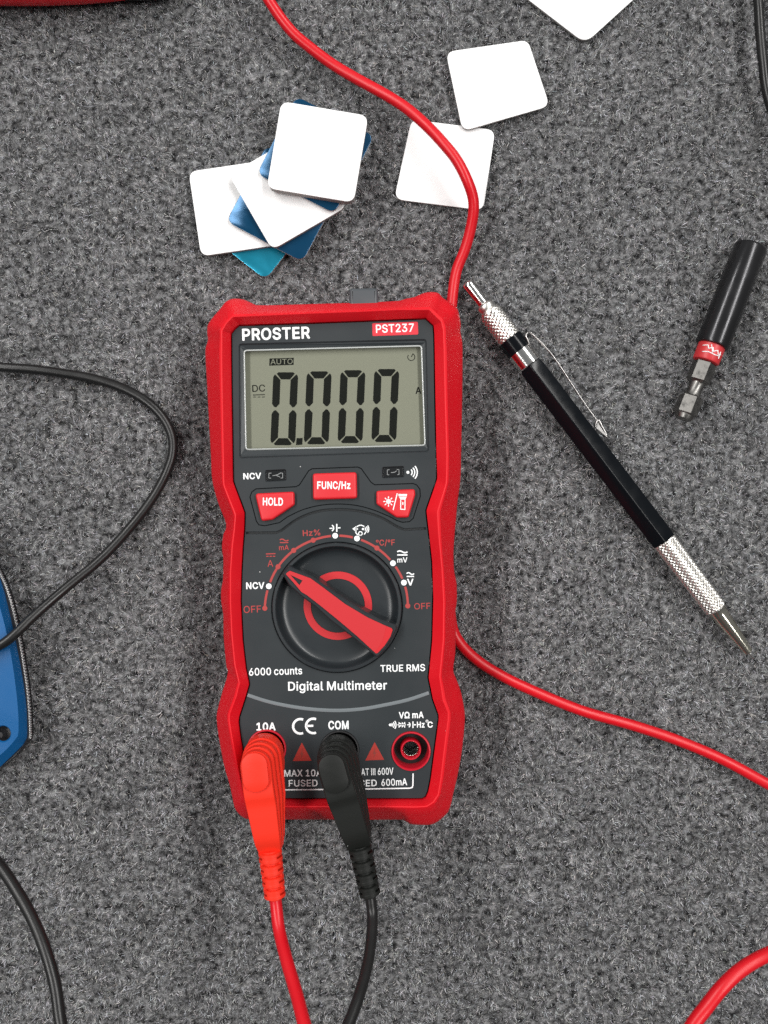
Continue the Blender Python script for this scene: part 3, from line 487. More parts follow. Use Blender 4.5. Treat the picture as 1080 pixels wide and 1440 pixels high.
    ('Ω', 24): (536, [[43,-24,28,-17,22,-11,18,1,18,53,22,67,31,76,45,80,108,81,78,107,65,122,46,151,26,199,16,257,16,299,20,329,26,355,38,391,52,419,69,444,105,482,141,508,187,528,239,538,277,540,313,536,341,530,391,510,430,483,454,459,472,437,502,381,514,337,518,309,518,245,504,181,490,151,471,122,458,107,428,81,491,80,505,76,512,69,518,53,518,3,513,-12,505,-20,491,-24,315,-24,301,-20,292,-11,288,3,288,99,290,109,303,124,329,132,350,145,368,161,380,175,394,201,402,227,406,247,406,301,402,327,394,353,379,380,358,403,339,416,307,428,295,430,241,430,205,420,193,414,177,402,156,381,138,345,132,319,130,307,130,247,136,217,142,201,154,177,164,165,187,144,209,132,237,122,248,109,250,99,250,3,248,-7,237,-20,223,-24]]),
}


def in_poly(poly, pt):
    r, j = False, len(poly) - 1
    for i in range(len(poly)):
        if (poly[i][1] > pt[1]) != (poly[j][1] > pt[1]) and pt[0] < (poly[j][0] - poly[i][0]) * (pt[1] - poly[i][1]) / (poly[j][1] - poly[i][1]) + poly[i][0]:
            r = not r
        j = i
    return r


def text_loops(s, weight):
    """a line of text as [outline, hole, ...] groups"""
    out, x = [], 0
    for ch in s:
        if ch == ' ':
            x += 170; continue
        adv, loops = GLYPHS[(ch, weight)]
        polys = [list(zip(l[::2], l[1::2])) for l in loops]
        depth = [sum(in_poly(q, p[0]) for q in polys if q is not p) for p in polys]
        for p, d in zip(polys, depth):
            if d % 2 == 0:
                out.append([[(u + x, v) for u, v in l] for l in [p] + [q for q, e in zip(polys, depth) if e == d + 1 and in_poly(p, q[0])]])
        x += adv + weight * 1.3
    return out


class Print:
    def __init__(self, z):
        self.z = z
        self.m = Mesh()

    def poly(self, pts, mi=0):
        p3 = SL(pts, self.z)
        self.m.add(p3, tessellate_polygon([p3]), mi)

    def stroke(self, pts, w, closed=False, mi=0):
        n = len(pts)
        L, R = [], []
        for i in range(n):
            p = Vector(pts[i])
            a = Vector(pts[i - 1]) if (i > 0 or closed) else p
            b = Vector(pts[(i + 1) % n]) if (i < n - 1 or closed) else p
            e1 = (p - a); e2 = (b - p)
            if e1.length < 1e-9: e1 = e2
            if e2.length < 1e-9: e2 = e1
            e1 = e1.normalized(); e2 = e2.normalized()
            t = (e1 + e2)
            t = t.normalized() if t.length > 1e-6 else e1
            nn = Vector((-t.y, t.x))
            c = max(0.4, nn.dot(Vector((-e1.y, e1.x))))
            L.append(p + nn * (w / 2 / c)); R.append(p - nn * (w / 2 / c))
        v = SL(L, self.z) + SL(R, self.z)
        f = []
        for i in range(n if closed else n - 1):
            j = (i + 1) % n
            f.append((i, j, n + j, n + i))
        self.m.add(v, f, mi)

    def circle(self, c, r, mi=0, n=20):
        self.poly([(c[0] + r * math.cos(2 * math.pi * i / n), c[1] + r * math.sin(2 * math.pi * i / n)) for i in range(n)], mi)

    def arc(self, c, r, a0, a1, w, mi=0, n=14):
        self.stroke([(c[0] + r * math.cos(math.radians(a0 + (a1 - a0) * i / n)), c[1] + r * math.sin(math.radians(a0 + (a1 - a0) * i / n))) for i in range(n + 1)], w, False, mi)

    def text(self, s, p0, p1, h, bold=12, mi=0):
        weight = 4 if bold <= 7 else 14 if bold <= 19 else 24
        G = text_loops(s, weight)
        xs = [q[0] for grp in G for l in grp for q in l]
        x0, x1 = min(xs), max(xs)
        cap, base = 509 + weight, -weight
        p0, p1 = Vector(p0), Vector(p1)
        ax = (p1 - p0) / (x1 - x0)
        up = Vector((ax.y, -ax.x)).normalized() * (h / (cap - base))
        for grp in G:
            L = [SL([p0 + ax * (x - x0) + up * (y - base) for x, y in l], self.z) for l in grp]
            self.m.add([v for l in L for v in l], tessellate_polygon(L), mi)

    def build(self, name, mats, parent):
        return self.m.build(name, mats, parent, fix=False)


# ------------------------------------------------------------------ the setting: carpet
rows = 60
cm = Mesh()
gx, gy = 0.62, 0.70
nx, ny = 90, 100
v = []
for j in range(ny + 1):
    for i in range(nx + 1):
        x = -gx / 2 + gx * i / nx; y = -gy / 2 + gy * j / ny
        v.append((x, y, 0.00012 * math.sin(x * 140 + 1.3 * math.sin(y * 90)) + 0.0001 * math.sin(y * 170)))
f = [(j * (nx + 1) + i, j * (nx + 1) + i + 1, (j + 1) * (nx + 1) + i + 1, (j + 1) * (nx + 1) + i) for j in range(ny) for i in range(nx)]
cm.add(v, f, 0, True)
carpet_mat = material('grey felt backing', (0.05, 0.05, 0.052), 0.95, spec=0.1, bump=(700, 0.8, 0.001))
nt = carpet_mat.node_tree
n1 = nt.nodes.new('ShaderNodeTexNoise'); n1.inputs['Scale'].default_value = 420; n1.inputs['Detail'].default_value = 6
cr = nt.nodes.new('ShaderNodeValToRGB')
cr.color_ramp.elements[0].position = 0.35; cr.color_ramp.elements[0].color = (0.014, 0.014, 0.015, 1)
cr.color_ramp.elements[1].position = 0.68; cr.color_ramp.elements[1].color = (0.26, 0.26, 0.265, 1)
tc = [n for n in nt.nodes if n.type == 'TEX_COORD'][0]
nt.links.new(tc.outputs['Object'], n1.inputs['Vector'])
nt.links.new(n1.outputs['Fac'], cr.inputs[0])
nt.links.new(cr.outputs[0], nt.nodes['Principled BSDF'].inputs['Base Color'])
carpet = cm.build('carpet', carpet_mat, loc=(0, 0, 0), fix=False)
carpet['kind'] = 'structure'
carpet['label'] = 'grey mottled felt carpet under everything'
carpet['category'] = 'carpet'

FLAT = []        # footprints (world xy polygons) where things press the pile down

# ------------------------------------------------------------------ the multimeter
ZP = 33.0      # panel height (mm)
ZR = 37.0      # rim of the holster
ZM = 31.5
ZO = 25.0      # widest level
mpos = S(470, 790, 0)
meter = thing('digital_multimeter', 'red and dark grey digital multimeter reading 0.000 lying on the carpet', 'multimeter', (mpos.x, mpos.y, 0.0006))

# rows of corresponding points: outer silhouette O, ridge R, panel edge I (photo pixels)
HOL = [
    ((328, 420), (327, 445), (336, 457)), ((342, 421), None, None), ((352, 425), None, None), ((361, 429), None, None),
    ((420, 428), (420, 440.5), (420, 454.5)), ((500, 425.5), (500, 437.5), (500, 451.5)), ((560, 423), (560, 434.8), (560, 449)),
    ((571, 420), None, None), ((583, 417.5), None, None), ((596, 412), None, None), ((607, 410.5), (604, 435), (599, 447.5)),
    ((616, 412), None, None), ((623, 419), None, None), ((634, 426), (621, 452), (610, 458)), ((643, 434), None, None),
    ((646, 444), (624, 463), (611, 470)), ((648, 456), None, None), ((647.3, 466), None, None), ((650, 480), (625, 490), (611.4, 490)),
    ((650.5, 505), None, None), ((650, 560), (626.5, 560), (612.5, 560)), ((648.5, 640), (629, 640), (614, 640)),
    ((647.5, 675), (628, 680), (615, 673)), ((643.5, 705), None, None), ((641.5, 728), (616, 720), (600, 718)),
    ((639.5, 750), (617.5, 750), (603, 745)), ((637.7, 780), None, None), ((638.8, 803), (622, 800), (608, 790)),
    ((642, 820), None, None), ((642.5, 845), (624.6, 848), (609.6, 842)), ((640.4, 860), None, None), ((641, 890), (624, 900), (608, 900)),
    ((640, 920), None, None), ((637.5, 943), (619, 952), (603, 953)), ((643, 958), None, None), ((649, 976), (624, 986), (609, 983)),
    ((653.5, 1002), (630.7, 1002), (617, 1005)), ((653.5, 1018), (630.7, 1012), (617, 1012)), ((649, 1060), (624.7, 1058), (610, 1065)),
    ((643, 1093), (620.5, 1095), (606, 1095)), ((637, 1118), (616.4, 1118), (602.5, 1113)), ((634.5, 1130), None, None),
    ((630, 1142), (609.5, 1128), (599, 1121)), ((618, 1153.5), (600, 1134), (594, 1124)), ((606.5, 1159.5), None, None),
    ((590, 1160), (585, 1135), (583, 1124.2)), ((577.5, 1159), None, None), ((572, 1156), None, None), ((566, 1153), None, None),
    ((500, 1153), (500, 1134.5), (500, 1124.2)), ((420, 1152.5), (420, 1134.5), (420, 1124.2)), ((372, 1152), (372, 1134), (372, 1124)),
    ((346, 1151.5), (355, 1133), (361, 1123)), ((331.5, 1139), (343, 1122), (353, 1114)), ((326.5, 1120), None, None),
    ((323, 1104), (335, 1085), (345, 1078)), ((316, 1080), None, None), ((309, 1045), (326.7, 1042), (338, 1038)),
    ((305, 1016), (322, 1014), (335.3, 1016)), ((305, 1003), (322, 1005), (336, 1008)), ((312, 975), (331.5, 980), (345, 980)),
    ((318, 956), None, None), ((320.5, 944), (336, 961), (350, 962)), ((318.5, 938), (330, 935), (345.6, 940)),
    ((314.5, 895), (325.5, 890), (341, 900)), ((314, 865), None, None), ((311, 846), (323.6, 848), (338.3, 845)), ((311, 830), None, None),
    ((313.5, 815), (323.5, 805), (339.2, 805)), ((314, 786), None, None), ((312, 770), (326, 770), (341, 770)), ((314, 752), None, None),
    ((317.5, 744), (329, 745), (343, 745)), ((317.5, 735), (330.5, 724), (343.5, 721)), ((307, 708), None, None),
    ((298.5, 676), (314.5, 682), (327.5, 677)), ((296.5, 640), (313.5, 640), (326.7, 640)), ((291, 540), (311.7, 545), (325.3, 545)),
    ((289, 505), (311.3, 505), (324.8, 505)), ((289, 490), None, None), ((292.3, 478), None, None), ((291.3, 468), (311.5, 465), (324.5, 469)),
    ((292.5, 456), None, None), ((302, 443), None, None), ((309, 435), (318, 454), (330, 462)), ((318, 424), None, None),
]


def fill_rows(col):
    n = len(HOL)
    known = [i for i in range(n) if HOL[i][col] is not None]
    out = [None] * n
    for a, i in enumerate(known):
        j = known[(a + 1) % len(known)]
        steps = [(i + k) % n for k in range(((j - i) % n) + 1)]
        lens = [0]
        for k in range(1, len(steps)):
            lens.append(lens[-1] + (Vector(HOL[steps[k]][0]) - Vector(HOL[steps[k - 1]][0])).length)
        for k, st in enumerate(steps):
            t = lens[k] / max(1e-6, lens[-1])
            out[st] = tuple(Vector(HOL[i][col]) * (1 - t) + Vector(HOL[j][col]) * t)
    return out


def densify(loop, per=4, tight=0.55):
    """closed smoothish loop, per points per row interval"""
    n = len(loop)
    out = []
    for i in range(n):
        p0, p1, p2, p3 = [Vector(loop[(i + k) % n]) for k in (-1, 0, 1, 2)]
        d = (p2 - p1).length
        m1 = (p2 - p0); m2 = (p3 - p1)
        if m1.length > 1e-6: m1 = m1.normalized() * d * tight
        if m2.length > 1e-6: m2 = m2.normalized() * d * tight
        for k in range(per):
            t = k / per
            out.append(tuple((2 * t**3 - 3 * t**2 + 1) * p1 + (t**3 - 2 * t**2 + t) * m1 + (-2 * t**3 + 3 * t**2) * p2 + (t**3 - t**2) * m2))
    return out


Oc = densify([r[0] for r in HOL], 4, 0.9)
Rc = densify(fill_rows(1), 4, 0.35)
Ic = densify(fill_rows(2), 4, 0.25)
n = len(Oc)
mixl = lambda A, B, t: [(a[0] * (1 - t) + b[0] * t, a[1] * (1 - t) + b[1] * t) for a, b in zip(A, B)]
O3 = SL(Oc, ZO)
O2 = [(p.x, p.y) for p in O3]
R3 = SL(Rc, ZR); I3 = SL(Ic, ZP)
IN2 = [(p.x, p.y) for p in I3]
rings = []
rings.append([Vector((x, y, 0.0295)) for x, y in IN2])                         # hidden wall under the panel edge
rings.append([Vector((x, y, ZP * .001 + 0.0006)) for x, y in inset(IN2, 0.00004)])
rings.append(SL(mixl(Ic, Rc, 0.12), ZP + 1.0))
rings.append(SL(mixl(Ic, Rc, 0.80), ZR - 0.45))
rings.append(SL(mixl(Ic, Rc, 0.92), ZR - 0.08))
rings.append(SL(mixl(Rc, Oc, 0.02), ZR))
rings.append(SL(mixl(Rc, Oc, 0.12), ZR - 0.35))
rings.append(SL(mixl(Rc, Oc, 0.48), ZM + 1.0))
rings.append(SL(mixl(Rc, Oc, 0.56), ZM + 0.1))
rings.append(SL(mixl(Rc, Oc, 0.88), ZO + 3.6))
rings.append(SL(mixl(Rc, Oc, 0.97), ZO + 1.8))
rings.append(O3)
for d, z in ((0.0001, 22), (0.0012, 17), (0.0032, 12.5), (0.0056, 9.0), (0.0062, 4), (0.0068, 0.6)):
    q = inset(O2, d)
    rings.append([Vector((x, y, z * .001)) for x, y in q])
hm = Mesh()
verts = [p for r in rings for p in r]
faces = []
for k in range(len(rings) - 1):
    for i in range(n):
        j = (i + 1) % n
        faces.append((k * n + i, k * n + j, (k + 1) * n + j, (k + 1) * n + i))
hm.add(verts, faces, 0, True)
hm.add(rings[-1], tessellate_polygon([rings[-1]]), 0)
holster = hm.build('holster', M['holster'], meter, autosmooth=24)
FLAT.append([(p.x, p.y) for p in rings[-1]])


# ---- front panel with real recesses
def band_loop(pts, w):
    """closed outline of an open stroke in pixels"""
    n = len(pts); L, R = [], []
    for i in range(n):
        p = Vector(pts[i]); a = Vector(pts[max(0, i - 1)]); b = Vector(pts[min(n - 1, i + 1)])
        t = (b - a).normalized(); nn = Vector((-t.y, t.x))
        L.append(tuple(p + nn * w / 2)); R.append(tuple(p - nn * w / 2))
    return L + R[::-1]


def smooth2(pts, per=6):
    q = catmull([(p[0], p[1], 0) for p in pts], per)
    return [(p.x, p.y) for p in q]


DIAL_C = (474, 854)
disp_out = roundpoly([(335.5, 483), (600, 476.5), (603.5, 636), (336.5, 645)], 5)
groove_pts = [(345.5, 749.5), (388, 749.2), (395, 746.5)] + smooth2([(395, 746.5), (418.6, 730), (445.5, 719.5), (475, 716.5), (504.5, 718.7), (534, 727), (560, 741.5)], 6)[1:] + [(569, 744.8), (599.5, 743.2)]
button_frame = [(351.5, 699), (354, 692), (360, 687.5), (416, 684.5), (421, 682), (434, 662), (439, 659.2), (503, 656.8), (508, 659), (522, 678.5), (527, 681.8),
                (581, 680), (586, 682), (590.5, 688), (591, 698), (581, 729), (576, 733.5), (566, 734.5), (558, 732)]
button_frame += smooth2([(548, 726.5), (526, 717.5), (502, 711), (475, 708.8), (448, 711), (424, 717.5), (404, 727)], 5)
button_frame += [(393, 735), (372, 739.5), (364, 738), (360.5, 733)]
ring_pts = lambda c, r, n=72: [(c[0] + r * math.cos(2 * math.pi * i / n), c[1] + r * math.sin(2 * math.pi * i / n)) for i in range(n)]
SOCK = [(375, 1053), (477.5, 1054.5), (578, 1056)]
ncv_win = roundpoly([(372.5, 661), (402.5, 659.5), (403, 676.5), (373, 678)], 3)
snd_win = roundpoly([(537, 656.5), (568.3, 655), (568.7, 671.5), (537.3, 673)], 3)
bf_out = inset(button_frame, -0.75); bf_in = inset(button_frame, 0.75)

holes = [
    (disp_out, 0.0036, 0, 0.5),
    (ring_pts(DIAL_C, 92.6), 0.0040, 1, 0.15),
    (band_loop(groove_pts, 4.0), 0.0011, 1, 0.12),
    (ncv_win, 0.0008, 1, 0.3), (snd_win, 0.0008, 1, 0.3),
] + [(ring_pts(c, 27.9, 56), 0.0100, 1, 0.02) for c in SOCK]
pm = Mesh()
zp = ZP * .001
panel_loop = [Vector((x, y, zp)) for x, y in inset(IN2, 0.00045)]


def hole_parts(loop, depth, mi, bev):
    top = SL(loop, ZP)
    l2 = [(p.x, p.y) for p in top]
    q = [Vector((x, y, zp - bev * .001)) for x, y in inset(l2, bev * .001 * 0.9)]
    low = [Vector((p.x, p.y, zp - depth)) for p in q]
    m = len(top)
    for A, B in ((top, q), (q, low)):
        pm.add(A + B, [(i, (i + 1) % m, m + (i + 1) % m, m + i) for i in range(m)], 0, False)
    pm.add(low, tessellate_polygon([low]), mi)
    return top


loops = [panel_loop]
for lp, dp, mi, bv in holes:
    loops.append(hole_parts(lp, dp, mi, bv))
# the thin closed groove round the button cluster
bo = SL(bf_out, ZP); bi = SL(bf_in, ZP)
m = len(bo)
blow = [Vector((a.x * .5 + b.x * .5, a.y * .5 + b.y * .5, zp - 0.0005)) for a, b in zip(bo, bi)]
pm.add(bo + blow, [(i, (i + 1) % m, m + (i + 1) % m, m + i) for i in range(m)], 1)
pm.add(bi + blow, [(i, (i + 1) % m, m + (i + 1) % m, m + i) for i in range(m)], 1)
loops.append(bo)
flatv = [p for l in loops for p in l]
pm.add(flatv, tessellate_polygon(loops), 0)
pm.add(bi, tessellate_polygon([bi]), 0)
# panel skirt
sk = [Vector((p.x, p.y, zp - 0.003)) for p in panel_loop]
m = len(sk)
pm.add(panel_loop + sk, [(i, (i + 1) % m, m + (i + 1) % m, m + i) for i in range(m)], 0)
panel = pm.build('front_panel', [M['panel'], M['groove']], meter, fix=True)

# curved raised band above the sockets
bm_ = Mesh()
bandc = smooth2([(347.8, 977.5), (372, 985.5), (400, 992), (438, 997.5), (476.5, 999.3), (510, 997), (540, 991.8), (575, 984), (603.2, 974.5)], 5)
prism(bm_, SL(band_loop(bandc, 5.2), ZP + 0.25), zp - 0.0004, 0.0002, bottom=False)
bm_.build('raised_band', M['band'], meter, autosmooth=40)

# flashlight / sensor nose at the top edge
nm = Mesh()
prism(nm, SL(roundpoly([(491, 404.5), (531.5, 404), (533, 436), (491, 437)], 4), 28.5), 0.012, 0.0012)
nose = nm.build('sensor_nose', material('nose grey plastic', (0.06, 0.068, 0.075), 0.4), meter, autosmooth=40)

# ---- display
zl = ZP - 2.9
lcd_loop = roundpoly([(343.5, 493), (592.5, 486.5), (597.5, 626), (346, 632)], 4)
dm = Mesh()
# sloped dark surround from the recess edge to the window
so = SL(inset(disp_out, 2.2), ZP - 0.55); si = SL(inset(lcd_loop, -1.6), ZP - 1.0)
so_t = tessellate_polygon([so, si])
dm.add(so + si, so_t, 0)
display = dm.build('display', M['panel'], meter, fix=True)
lm = Mesh()
ll = SL(inset(lcd_loop, -3.0), zl)
lm.add(ll, tessellate_polygon([ll]), 0)
lcd = lm.build('lcd_panel', M['lcd'], display)
# edge ring of the window; pale grey puts its glints into the colour
em = Mesh()
eo, ei = inset(lcd_loop, -1.5), inset(lcd_loop, 0.9)
e0, e1, e2 = SL(eo, ZP - 1.3), SL(lcd_loop, ZP - 0.6), SL(ei, ZP - 0.9)
m = len(e0)
em.add(e0 + e1, [(i, (i + 1) % m, m + (i + 1) % m, m + i) for i in range(m)], 0, True)
em.add(e1 + e2, [(i, (i + 1) % m, m + (i + 1) % m, m + i) for i in range(m)], 0, True)
em.build('window_edge', M['window_edge'], display)
gm = Mesh()
gl = SL(inset(lcd_loop, 0.2), ZP - 0.8)
gm.add(gl, tessellate_polygon([gl]), 0)
gm.build('window_pane', M['glass'], display)

# LCD print
lp = Print(zl + 0.08)
zx = lambda x, y: (330 + x / 3.724, 440 + y / 3.724)


def digit(x, y):
    """seven-segment zero; (x, y) top-left in the zoomed crop; slanted"""
    W, H, T, g = 130, 386, 39, 2.6

    def q(u, vv):
        return zx(x + u - 16.5 * (vv / H), y + vv)
    c = 24
    segs = [
        [(c + g, 0 + 2), (W - c - g, 2), (W - c * .55 - g - 2, 9), (W - T - g, T), (T + g, T), (c * .55 + g + 2, 9)],                           # top
        [(c + g, H - 2), (W - c - g, H - 2), (W - c * .55 - g - 2, H - 9), (W - T - g, H - T), (T + g, H - T), (c * .55 + g + 2, H - 9)],      # bottom
        [(0, c + 6), (3, c - 4), (9, 13), (T - 1, T + 3), (T, H / 2 - 26), (T * .55, H / 2 - 7), (T * .30, H / 2 - 10), (0, H / 2 - 26)],
        [(W, c + 6), (W - 3, c - 4), (W - 9, 13), (W - T + 1, T + 3), (W - T, H / 2 - 26), (W - T * .55, H / 2 - 7), (W - T * .30, H / 2 - 10), (W, H / 2 - 26)],
        [(0, H - c - 6), (3, H - c + 4), (9, H - 13), (T - 1, H - T - 3), (T, H / 2 + 26), (T * .55, H / 2 + 7), (T * .30, H / 2 + 10), (0, H / 2 + 26)],
        [(W, H - c - 6), (W - 3, H - c + 4), (W - 9, H - 13), (W - T + 1, H - T - 3), (W - T, H / 2 + 26), (W - T * .55, H / 2 + 7), (W - T * .30, H / 2 + 10), (W, H / 2 + 26)],
    ]
    for s in segs:
        lp.poly([q(*p) for p in s])


for x, y in ((203, 309), (378, 304), (555, 298), (732, 292)):
    digit(x, y)
lp.poly([zx(324, 656), zx(356, 655), zx(354, 690), zx(321, 692)])
lp.poly([zx(183, 239), zx(309, 235), zx(308, 272), zx(181, 276)])
lp.text('DC', zx(93, 414), zx(160, 411), 36 / 3.724, 0)
lp.stroke([zx(96, 430), zx(158, 428)], 1.1)
for k in range(3):
    lp.stroke([zx(97 + 23 * k, 441), zx(112 + 23 * k, 440)], 0.9)
lp.text('A', zx(948, 424), zx(977, 423), 36 / 3.724, 10)
c = zx(925, 231)
lp.arc(c, 5.0, -70, 215, 0.9)
lp.stroke([c, (c[0] + 2.4, c[1] - 5)], 0.9)
lp.build('segment_print', M['lcd_ink'], lcd)
la = Print(zl + 0.16)
la.text('AUTO', zx(188, 270), zx(304, 267), 27 / 3.724, 0)
la.build('reversed_print', M['lcd'], lcd)

# ---- indicator windows
for name, lpx, dx in (('indicator_window', ncv_win, 0), ('indicator_window', snd_win, 1)):
    im = Mesh()
    t = SL(inset(lpx, 1.6), ZP - 0.45)
    prism(im, t, zp - 0.0008, 0.0001, bottom=False)
    iw = im.build(name, M['indicator'], meter)
    ip = Print(ZP - 0.40)
    cx = sum(p[0] for p in lpx) / len(lpx); cy = sum(p[1] for p in lpx) / len(lpx)
    s = 1 if dx == 0 else .85
    ip.stroke([(cx - 6 * s, cy - 3.6), (cx - 9.5 * s, cy - 3.2), (cx - 9.8 * s, cy + 3.4), (cx - 6.5 * s, cy + 3.8)], 0.8)
    ip.stroke([(cx + 6 * s, cy - 3.8), (cx + 9.6 * s, cy - 3.4), (cx + 9.8 * s, cy + 3.2), (cx + 7 * s, cy + 3.6)], 0.8)
    if dx == 0:
        ip.stroke([(cx - 4.5, cy + 0.3), (cx + 1, cy - 0.8), (cx + 6.5, cy - 3.2)], 0.9)
        ip.stroke([(cx + 0.5, cy - 0.4), (cx + 6, cy + 2.2)], 0.9)
    else:
        ip.stroke([(cx - 3, cy + 0.6), (cx + 2, cy + 0.1), (cx + 5, cy - 2)], 0.9)
    ip.build('led_bracket', M['led'], iw)

# ---- buttons
hold = roundpoly([(358.2, 694.0), (413.6, 691.2), (414.0, 710), (383, 731), (367.5, 733)], [4.5, 4, 5, 5, 4.5])
func = roundpoly([(439.5, 665.8), (501.5, 663.8), (502.2, 701), (440, 703)], 4.5)
lite = roundpoly([(529, 690.2), (583.5, 687.6), (584, 696), (574.5, 728), (558, 728), (529.3, 709)], [4, 4, 5, 5, 6, 5])
btn = []
for nm_, lp_ in (('hold', hold), ('func', func), ('lite', lite)):
    b = Mesh()
    prism(b, SL(lp_, ZP + 1.7), zp - 0.0002, 0.0008, seg=4, bottom=False)
    # flat dark ring round the key: painted shade of the clearance gap
    q = SL(inset(lp_, -1.1), ZP + 0.06); q2 = SL(inset(lp_, 0.3), ZP + 0.06)
    m = len(q)
    b.add(q + q2, [(i, (i + 1) % m, m + (i + 1) % m, m + i) for i in range(m)], 1)
    btn.append(b.build('button', [M['button'], M['groove']], meter, autosmooth=40))
zb = ZP + 1.76
p = Print(zb); p.text('HOLD', (369.5, 710.8), (397.8, 711.2), 11.2, 36); p.build('lettering', M['ink_white'], btn[0])
p = Print(zb); p.text('FUNC/Hz', (446, 687.7), (492.8, 687.7), 10.8, 28); p.build('lettering', M['ink_white'], btn[1])
p = Print(zb)
c = (546.3, 705.2)
p.circle(c, 3.3)
for k in range(8):
    a = k * math.pi / 4
    p.stroke([(c[0] + 4.2 * math.cos(a), c[1] + 4.2 * math.sin(a)), (c[0] + 7.2 * math.cos(a), c[1] + 7.2 * math.sin(a))], 1.4)
p.stroke([(558.6, 693.8), (552.8, 717.2)], 1.4)
p.poly([(560.2, 694.6), (572.4, 694.8), (572, 698.0), (560.6, 697.6)])
p.poly([(561, 698.4), (571.8, 698.8), (569.8, 702.6), (563.3, 702.4)])
p.stroke([(563.6, 702.5), (563.4, 716), (569.4, 716.4), (569.6, 702.5)], 1.3)
p.stroke([(566.5, 706), (566.5, 710)], 1.5)
p.build('lettering', M['ink_white'], btn[2])

# ---- rotary dial
dc = S(*DIAL_C, ZP)
px = K * (D - ZP * .001) / D
dl = Mesh()
prof = [(91.2, -3.9), (91.2, 0.4), (90.8, 0.9), (89.8, 1.15), (86.5, 1.2), (85.4, 1.0), (84.6, 0.4), (83.2, -0.8), (80.5, -1.9), (76, -2.5), (70, -2.72), (60, -2.8), (0.01, -2.8)]
revolve(dl, dc, [(r * px, zp + z * .001) for r, z in prof], 120)
dial = dl.build('dial', M['dial'], meter, autosmooth=35)
rg = Mesh()
revolve(rg, S(474.5, 853, ZP), [(48.6 * px, zp - 0.0027), (48.4 * px, zp - 0.00252), (38.4 * px, zp - 0.00252), (38.2 * px, zp - 0.0027)], 96)
rg.build('dial_ring', M['pointer_red'], dial, autosmooth=30)
ZT = 38.0
bar = [(396.8, 806.6), (406.4, 796), (438, 810), (471.5, 833), (492, 846.5), (513.7, 860), (534.8, 871), (557.5, 879), (558.5, 884), (553, 895), (543.6, 911), (533, 923),
       (529, 924), (515.5, 912.5), (492.6, 893.7), (464.5, 872.6), (443.3, 853), (424, 839), (406.4, 823)]
br = Mesh()
bloop = SL(roundpoly(bar, 2, 2), ZT - 0.7)
# flared foot so that the flanks slope
zt = bloop[0].z
l2 = [(q.x, q.y) for q in bloop]
r0 = [Vector((x, y, zp - 0.0028)) for x, y in inset(l2, -0.0006)]
r1 = [Vector((x, y, zt - 0.0004)) for x, y in l2]
r2 = [Vector((x, y, zt)) for x, y in inset(l2, 0.0004)]
m = len(l2)
for A, B in ((r0, r1), (r1, r2)):
    br.add(A + B, [(i, (i + 1) % m, m + (i + 1) % m, m + i) for i in range(m)], 0)
br.add(r2, tessellate_polygon([r2]), 0)
pointer = br.build('pointer', M['dial'], dial)
red = [(401.5, 807), (407.3, 802.7), (436.3, 813.2), (450.4, 823.3), (485.6, 849.7), (517.2, 868.5), (541, 879.5), (551, 883.6), (552.2, 886), (549, 895.5), (541, 907.8), (531, 918.5),
       (528.5, 918.8), (503.2, 895.5), (478.5, 874.4), (450.4, 851.5), (431, 836.5), (424, 832.5), (411.7, 818)]
rd = Mesh()
tri_hole = [(408.2, 808.4), (425.4, 816.4), (421, 822.8)]
# inlay: flat throughout, the wide end too
A = SL(roundpoly(red, 1.5, 2), ZT - 0.28)
tri3 = SL(tri_hole, ZT - 0.28)
rd.add(A + tri3, tessellate_polygon([A, tri3]), 0)
low = [Vector((q.x, q.y, q.z - 0.0006)) for q in A]
m = len(A)
rd.add(A + low, [(i, (i + 1) % m, m + (i + 1) % m, m + i) for i in range(m)], 0)
t2 = [Vector((q.x, q.y, q.z - 0.0003)) for q in tri3]
rd.add(tri3 + t2, [(0, 1, 4, 3), (1, 2, 5, 4), (2, 0, 3, 5)], 0)
inlay = rd.build('pointer_inlay', M['pointer_red'], dial)
# flat patch, deeper red: shade of the sloping wide end in its colour
ef = Print(ZT - 0.22)
ef.poly([(543.2, 881.2), (551.2, 884.4), (552, 886.4), (548.6, 895.4), (540.7, 907.5), (531, 917.9), (529.2, 918.2), (527.6, 916.8), (537.5, 903)], 0)
ef.build('pointer_end_shade', material('pointer red with painted shade', (0.52, 0.012, 0.018), 0.4), dial)

# ---- input sockets
for k, c in enumerate(SOCK):
    sm_ = Mesh()
    cc = S(*c, ZP)
    z = lambda mm: zp + mm * .001
    revolve(sm_, cc, [(27.6 * px, z(-0.4)), (27.6 * px, z(0.35)), (27.2 * px, z(0.6)), (25.6 * px, z(0.65)), (24.8 * px, z(0.45)), (24.4 * px, z(-0.6)), (23.6 * px, z(-7.5)), (14.6 * px, z(-7.6)),
                      (14.6 * px, z(-1.6)), (14.0 * px, z(-1.2)), (12.4 * px, z(-1.2)), (11.4 * px, z(-1.7)), (10.4 * px, z(-9.4)), (0.01, z(-9.5))], 64)
    so_ = sm_.build('input_socket', M['socket_black'] if k == 1 else M['socket'], meter, autosmooth=40)
    cm_ = Mesh()
    revolve(cm_, cc, [(10.6 * px, z(-3.2)), (10.2 * px, z(-2.9)), (9.4 * px, z(-3.2)), (9.2 * px, z(-9.2))], 40)
    cm_.build('contact_sleeve', M['chrome'], so_, autosmooth=40)
    if k == 2:
        dk = Mesh()
        revolve(dk, cc, [(9.1 * px, z(-5.0)), (0.01, z(-5.2))], 32)  # near-black disc closing the bore, standing in for its shade
        dk.build('bore_shade_disc', material('painted bore shade', (0.006, 0.005, 0.005), 0.6), so_)

